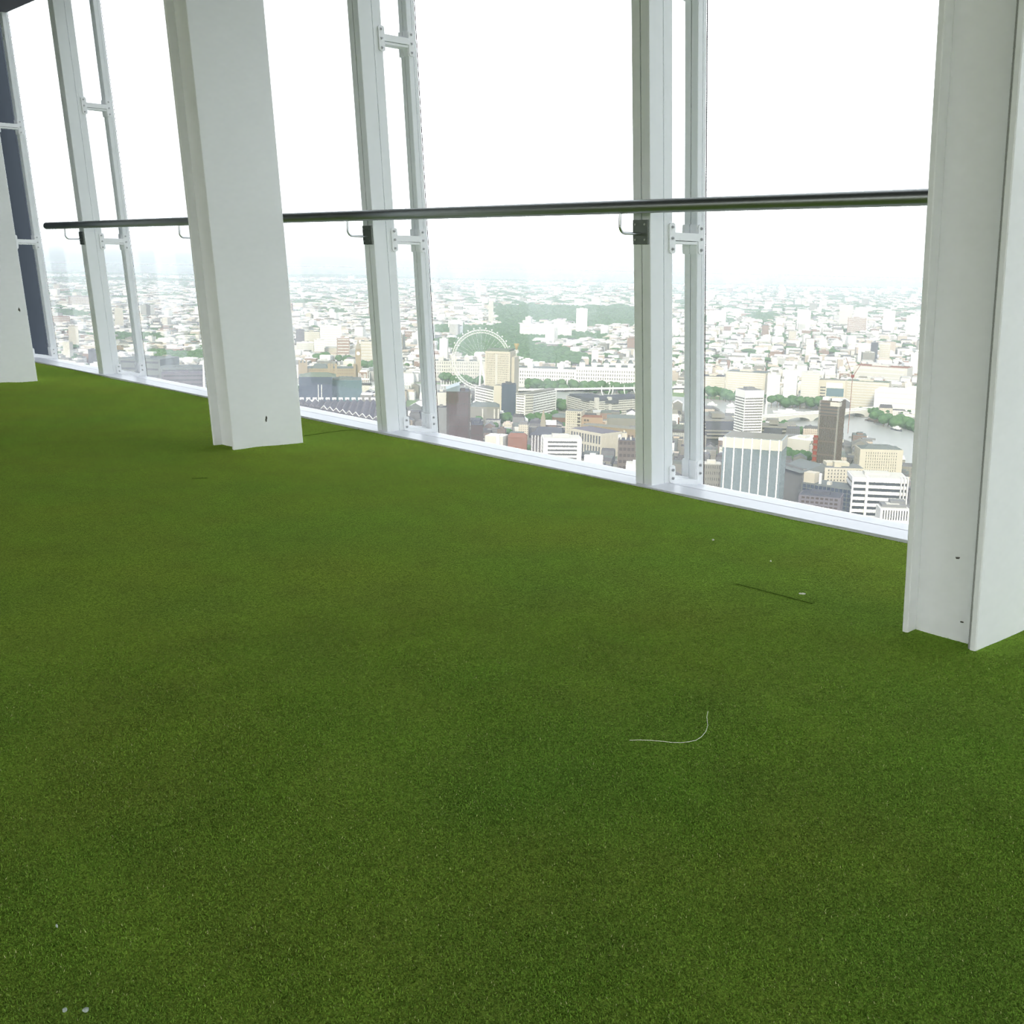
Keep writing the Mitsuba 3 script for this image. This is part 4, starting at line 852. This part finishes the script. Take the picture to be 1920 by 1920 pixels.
m = MB(); c4 = [F(0, -8, F.h * 0.5), F(F.w, -8, F.h * 0.5), F(F.w, 0, F.h * 0.5), F(0, 0, F.h * 0.5)]; ap = F(F.w / 2, -4, F.h)
for i in range(4): m.tri(c4[i], c4[(i + 1) % 4], ap)
part(t, 'spire', m.mesh(), 'white')
# trees one by one
for a, b_, n, r, h, d, wob in [((-1812, 1696), (-1600, 1826), 26, 11, 24, 'in the back embankment row behind the white wings', 6), ((-1800, 1684), (-1610, 1800), 14, 8, 15, 'in the lower embankment row behind the white wings', 6),
                               ((-1462, 1880), (-1402, 1892), 9, 11, 25, 'on the far bank left of the striped tower', 9), ((-1289, 1876), (-1205, 1940), 13, 10, 24, 'on the far bank right of the striped tower', 6),
                               ((-1045, 1850), (-945, 1810), 13, 11, 24, 'on the far bank right of the road bridge', 9), ((-1090, 1932), (-1060, 1925), 3, 8, 17, 'at the far end of the road bridge', 6),
                               ((-2577, 1631), (-2555, 1658), 4, 13, 30, 'in the clump behind the gothic palace roof', 6), ((-2462, 1641), (-2448, 1660), 4, 12, 30, 'between the gothic palace roof and the clock tower', 6), ((-2330, 1619), (-2305, 1652), 5, 12, 27, 'right of the clock tower', 6),
                               ((-2080, 1665), (-1960, 1615), 10, 11, 22, 'left of the foot of the big wheel', 6), ((-1955, 1620), (-1890, 1625), 8, 11, 24, 'behind the legs of the big wheel', 6),
                               ((-1136, 1595), (-1086, 1620), 7, 8, 14, 'by the water right of the striped tower', 6), ((-1100, 1640), (-985, 1545), 14, 8, 15, 'in the dark line beside the road bridge', 6), ((-925, 1372), (-870, 1378), 10, 9, 17, 'between the finned glass block and the brown tower', 6),
                               ((-1410, 1352), (-1352, 1352), 9, 9, 17, 'around the round hall', 6), ((-1316, 1322), (-1292, 1330), 4, 8, 14, 'below the narrow cream flats', 6), ((-1525, 1505), (-1500, 1500), 4, 10, 20, 'between the white wing and the long bent block', 6), ((-1440, 1290), (-1395, 1310), 8, 9, 16, 'at the foot of the white wings', 6)]:
    tree_row(a, b_, n, r, h, d, 'trees ' + d, wob)

# ---------------------------------------------------------------- the other roofs of the city: the nearest 300 one by one, the rest as one object
foot = [sg.Polygon([F.a - F.u * 8, F.a + F.u * (F.w + 8), F.a + F.u * (F.w + 8) - F.n * (F.d + 8), F.a - F.u * 8 - F.n * (F.d + 8)]).union(sg.Polygon([F.a - F.u * 5, F.a + F.u * (F.w + 5), F.a + F.u * (F.w + 5) + F.n * 45, F.a - F.u * 5 + F.n * 45])) for F in map(Fr, B)]
foot.append(sg.Polygon([(-1700, 1020), (-1420, 855), (-1190, 825), (-1380, 1015), (-1595, 1180), (-1705, 1035)]).buffer(8))
keep_out = shapely.union_all(foot + [RIV.buffer(12), park_all, sg.LineString([pN, pS]).buffer(25), sg.LineString([(-1598, 1438), (-1420, 1818)]).buffer(14)] + [sg.Point(x, y).buffer(r) for x, y, r in ((-1737, 1499, 75), (-1331, 1328, 30), (-1405, 1345, 60), (-1100, 1620, 40), (-1800, 1690, 25), (-1700, 1750, 60), (-1420, 1885, 45), (-1250, 1900, 45), (-990, 1830, 50), (-895, 1375, 40), (-2450, 1640, 30), (-2570, 1640, 30), (-2320, 1630, 40), (-2020, 1640, 70), (-1920, 1620, 50))])
keep_out = sg.MultiPolygon([g for g in keep_out.geoms if g.geom_type == 'Polygon']) if hasattr(keep_out, 'geoms') else keep_out
shapely.prepare(keep_out)
NEAR_C, FAR_C = [6, 7, 8, 9, 10, 11, 13, 15, 7, 8, 3, 2], [0, 12, 1, 0, 12, 2, 3, 5, 1, 10, 14, 0]  # nearer walls and roofs draw on the tones with cloud shade mixed in
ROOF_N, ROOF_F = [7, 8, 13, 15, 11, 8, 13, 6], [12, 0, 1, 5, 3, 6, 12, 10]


def filler(m_wall, m_roof, x, y, w, d, h, a, wc, rc, kind, win):
    c, s = math.cos(a), math.sin(a)
    P = lambda u, v, z: (x + u * c - v * s, y + u * s + v * c, G + z)
    m_wall.box(-w / 2, w / 2, -d / 2, d / 2, 0, h, (wc, win), (rc, 0), F=P)
    if kind == 0:                                                   # pitched roof
        r = d * 0.28; A = [P(-w / 2, -d / 2, h), P(w / 2, -d / 2, h), P(w / 2, d / 2, h), P(-w / 2, d / 2, h)]; r0, r1 = P(-w / 2 + 1, 0, h + r), P(w / 2 - 1, 0, h + r)
        m_roof.quad(A[0], A[1], r1, r0, (rc, 0)); m_roof.quad(A[2], A[3], r0, r1, (rc, 0)); m_roof.tri(A[1], A[2], r1, (wc, 0)); m_roof.tri(A[3], A[0], r0, (wc, 0))
    elif kind == 1: m_roof.box(-w * 0.25, w * 0.2, -d * 0.25, d * 0.2, h, h + 3, (wc, 0), (rc, 0), F=P)
    elif kind == 2: m_roof.box(-w * 0.42, w * 0.42, -d * 0.42, d * 0.42, h, h + 3.2, (rc, 0), (rc, 0), F=P)


near, mass_w, mass_n = [], MB(), 0
th0, th1 = math.radians(107), math.radians(169)
for r0, r1, step, hlo, hhi, tall in ((880, 1700, 26, 9, 20, 0.03), (1700, 3200, 34, 12, 24, 0.03), (3200, 6000, 50, 12, 24, 0.035), (6000, 10000, 78, 12, 24, 0.03), (10000, 17000, 125, 12, 26, 0.03)):
    e = r1 + step
    gxx, gyy = np.meshgrid(np.arange(-e, e, step), np.arange(0, e, step)); q = np.stack([gxx.ravel(), gyy.ravel()], -1)
    a0 = 0.6; q = q @ np.array([[math.cos(a0), -math.sin(a0)], [math.sin(a0), math.cos(a0)]]).T
    rr, tt = np.hypot(q[:, 0], q[:, 1]), np.arctan2(q[:, 1], q[:, 0])
    q = q[(rr > r0) & (rr < r1) & (tt > th0) & (tt < th1)]
    q = q + rng.normal(0, step * 0.10, q.shape)
    ok = ~shapely.contains_xy(keep_out, q[:, 0], q[:, 1]); q = q[ok]
    dens = meshkit.fbm(np.column_stack([q / 900.0, np.zeros(len(q))]), 3, 21)
    for (x, y), de in zip(q, dens):
        if rng.random() < 0.10 + 0.5 * max(0, de - 0.58) * 4: continue
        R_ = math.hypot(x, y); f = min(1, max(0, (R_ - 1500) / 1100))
        w, d = step * rng.uniform(0.55, 0.95), step * rng.uniform(0.42, 0.72); h = rng.uniform(hlo, hhi) * (1 + 0.6 * max(0, 0.5 - de))
        if rng.random() < tall: h *= rng.uniform(1.6, 3.0 if R_ > 2600 else 1.9); w *= 0.7
        a = a0 + (0.9 * meshkit.noise(np.array([x / 700, y / 700, 0.5]), 3) - 0.45) + (math.pi / 2 if rng.random() < 0.5 else 0)
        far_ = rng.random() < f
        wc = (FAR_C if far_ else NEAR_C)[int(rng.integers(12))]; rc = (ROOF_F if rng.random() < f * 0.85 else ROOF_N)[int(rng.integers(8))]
        kind = int(rng.integers(4)) if R_ < 2600 else int(rng.integers(1, 4)) if R_ < 6000 else 3
        near.append((R_, x, y, w, d, h, a, wc, rc, kind))
near.sort(key=lambda s: s[0])
TONE = {0: 'white', 12: 'bright white', 1: 'cream', 2: 'beige', 3: 'tan', 5: 'pale grey', 6: 'grey', 7: 'dark grey', 8: 'charcoal', 9: 'brick brown', 10: 'buff', 11: 'green grey', 13: 'black brown', 14: 'terracotta', 15: 'stone grey', 4: 'brick red'}
ROOFW = {0: 'pitched roof', 1: 'plant roof', 2: 'set-back top', 3: 'flat roof'}
LAND = {n_: Fr(k_).a + Fr(k_).u * Fr(k_).w / 2 for k_, n_ in dict(fin_block='finned glass block', striped_tower='striped tower', brown_tower='brown tower', grid_block='gridded cream slab', banded_white_block='banded white office', brick_block='dark brick flats',
        purple_tower='maroon tower', terminal_shed='beige station hall', red_roof_block='red roofed house', church_nave='church', white_office='white sill office', peach_block='peach block', tan_viaduct='tan viaduct', grey_hall='grey green hall', cream_hall='grey roofed cream hall',
        terrace_row='dark brown terrace', dark_slab='dark glass slab', long_block_right='long bent block', slope_hall='sloping grey hall', theatre_terrace_left='concrete theatre', train_shed='mauve station roof', colonnade_hall='white columned hall', white_low_right='white flat roofs').items()}
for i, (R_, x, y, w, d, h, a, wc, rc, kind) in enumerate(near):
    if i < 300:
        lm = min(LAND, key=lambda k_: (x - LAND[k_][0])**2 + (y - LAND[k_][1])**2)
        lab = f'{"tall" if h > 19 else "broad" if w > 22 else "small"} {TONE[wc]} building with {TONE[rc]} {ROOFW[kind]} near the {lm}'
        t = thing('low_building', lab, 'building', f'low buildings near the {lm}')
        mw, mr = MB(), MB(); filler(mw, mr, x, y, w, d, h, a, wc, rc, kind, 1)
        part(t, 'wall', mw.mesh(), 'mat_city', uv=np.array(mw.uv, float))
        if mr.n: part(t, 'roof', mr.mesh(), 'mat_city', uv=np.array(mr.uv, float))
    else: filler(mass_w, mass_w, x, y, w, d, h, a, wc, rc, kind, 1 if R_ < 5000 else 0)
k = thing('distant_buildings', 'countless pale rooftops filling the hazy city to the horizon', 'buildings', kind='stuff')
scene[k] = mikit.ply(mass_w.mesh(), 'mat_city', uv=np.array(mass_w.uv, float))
# street trees between the roofs and wooded hills on the horizon
st = thing('street_trees', 'scattered street trees between the distant roofs', 'trees', kind='stuff'); V, Fc, n = [], [], 0
for r0, r1, cnt, rad in ((950, 3000, 520, 7), (3000, 7000, 2400, 15), (7000, 15500, 2600, 38)):
    for _ in range(cnt):
        R_, th = math.sqrt(rng.uniform(r0**2, r1**2)), rng.uniform(th0, th1); x, y = R_ * math.cos(th), R_ * math.sin(th)
        if RIV.contains(sg.Point(x, y)): continue
        m = CR1[int(rng.integers(4))]; v = np.array(m.vertices) * rad * rng.uniform(0.6, 1.2) * [1.8 if r0 > 2000 else 1, 1.2 if r0 > 2000 else 1, 0.8 if r0 < 2000 else 0.45] + [x, y, G + 10 + rng.uniform(0, 6)]; V.append(v); Fc.append(np.array(m.faces) + n); n += len(v)
scene[st] = mikit.ply((np.vstack(V), np.vstack(Fc)), 'mat_leaf', smooth=True)
for i, (D, hm, seed) in enumerate(((12500, 32, 3), (16500, 46, 5))):
    q = np.linspace(math.radians(95), math.radians(180), 160); rowz = [0, 0.55, 1.0, 0.9]; V = []
    for j, dz in enumerate(rowz):
        for a in q:
            hh = hm * (0.25 + 0.9 * meshkit.fbm(np.array([a * 9 + seed, seed * 1.7, 0.0]), 3, seed)) * (1.5 if a > math.radians(143) else 0.9); R_ = D + j * 500
            V.append((R_ * math.cos(a), R_ * math.sin(a), G + hh * dz - 2))
    nq = len(q); ii = np.arange(4 * nq).reshape(4, nq)
    part(None, 'hills', (np.array(V), np.stack([ii[:-1, :-1], ii[:-1, 1:], ii[1:, 1:], ii[1:, :-1]], -1).reshape(-1, 4)), 'mat_leaf', smooth=True)
for k_ in ('hills', 'hills_001'): tag(k_, 'low wooded hills on the hazy horizon', kind='structure')
# haze over the city
k = thing('haze', 'thin white haze hanging over the city', 'haze', kind='stuff')
scene[k] = {'type': 'cube', 'to_world': T().translate([0, 15012, G / 2 + 45]).scale([30000, 15000, 181]), 'bsdf': {'type': 'null'},
            'interior': {'type': 'homogeneous', 'sigma_t': 1.0e-4, 'albedo': {'type': 'rgb', 'value': [0.86, 0.92, 0.975]}, 'phase': {'type': 'hg', 'g': 0.5}}}
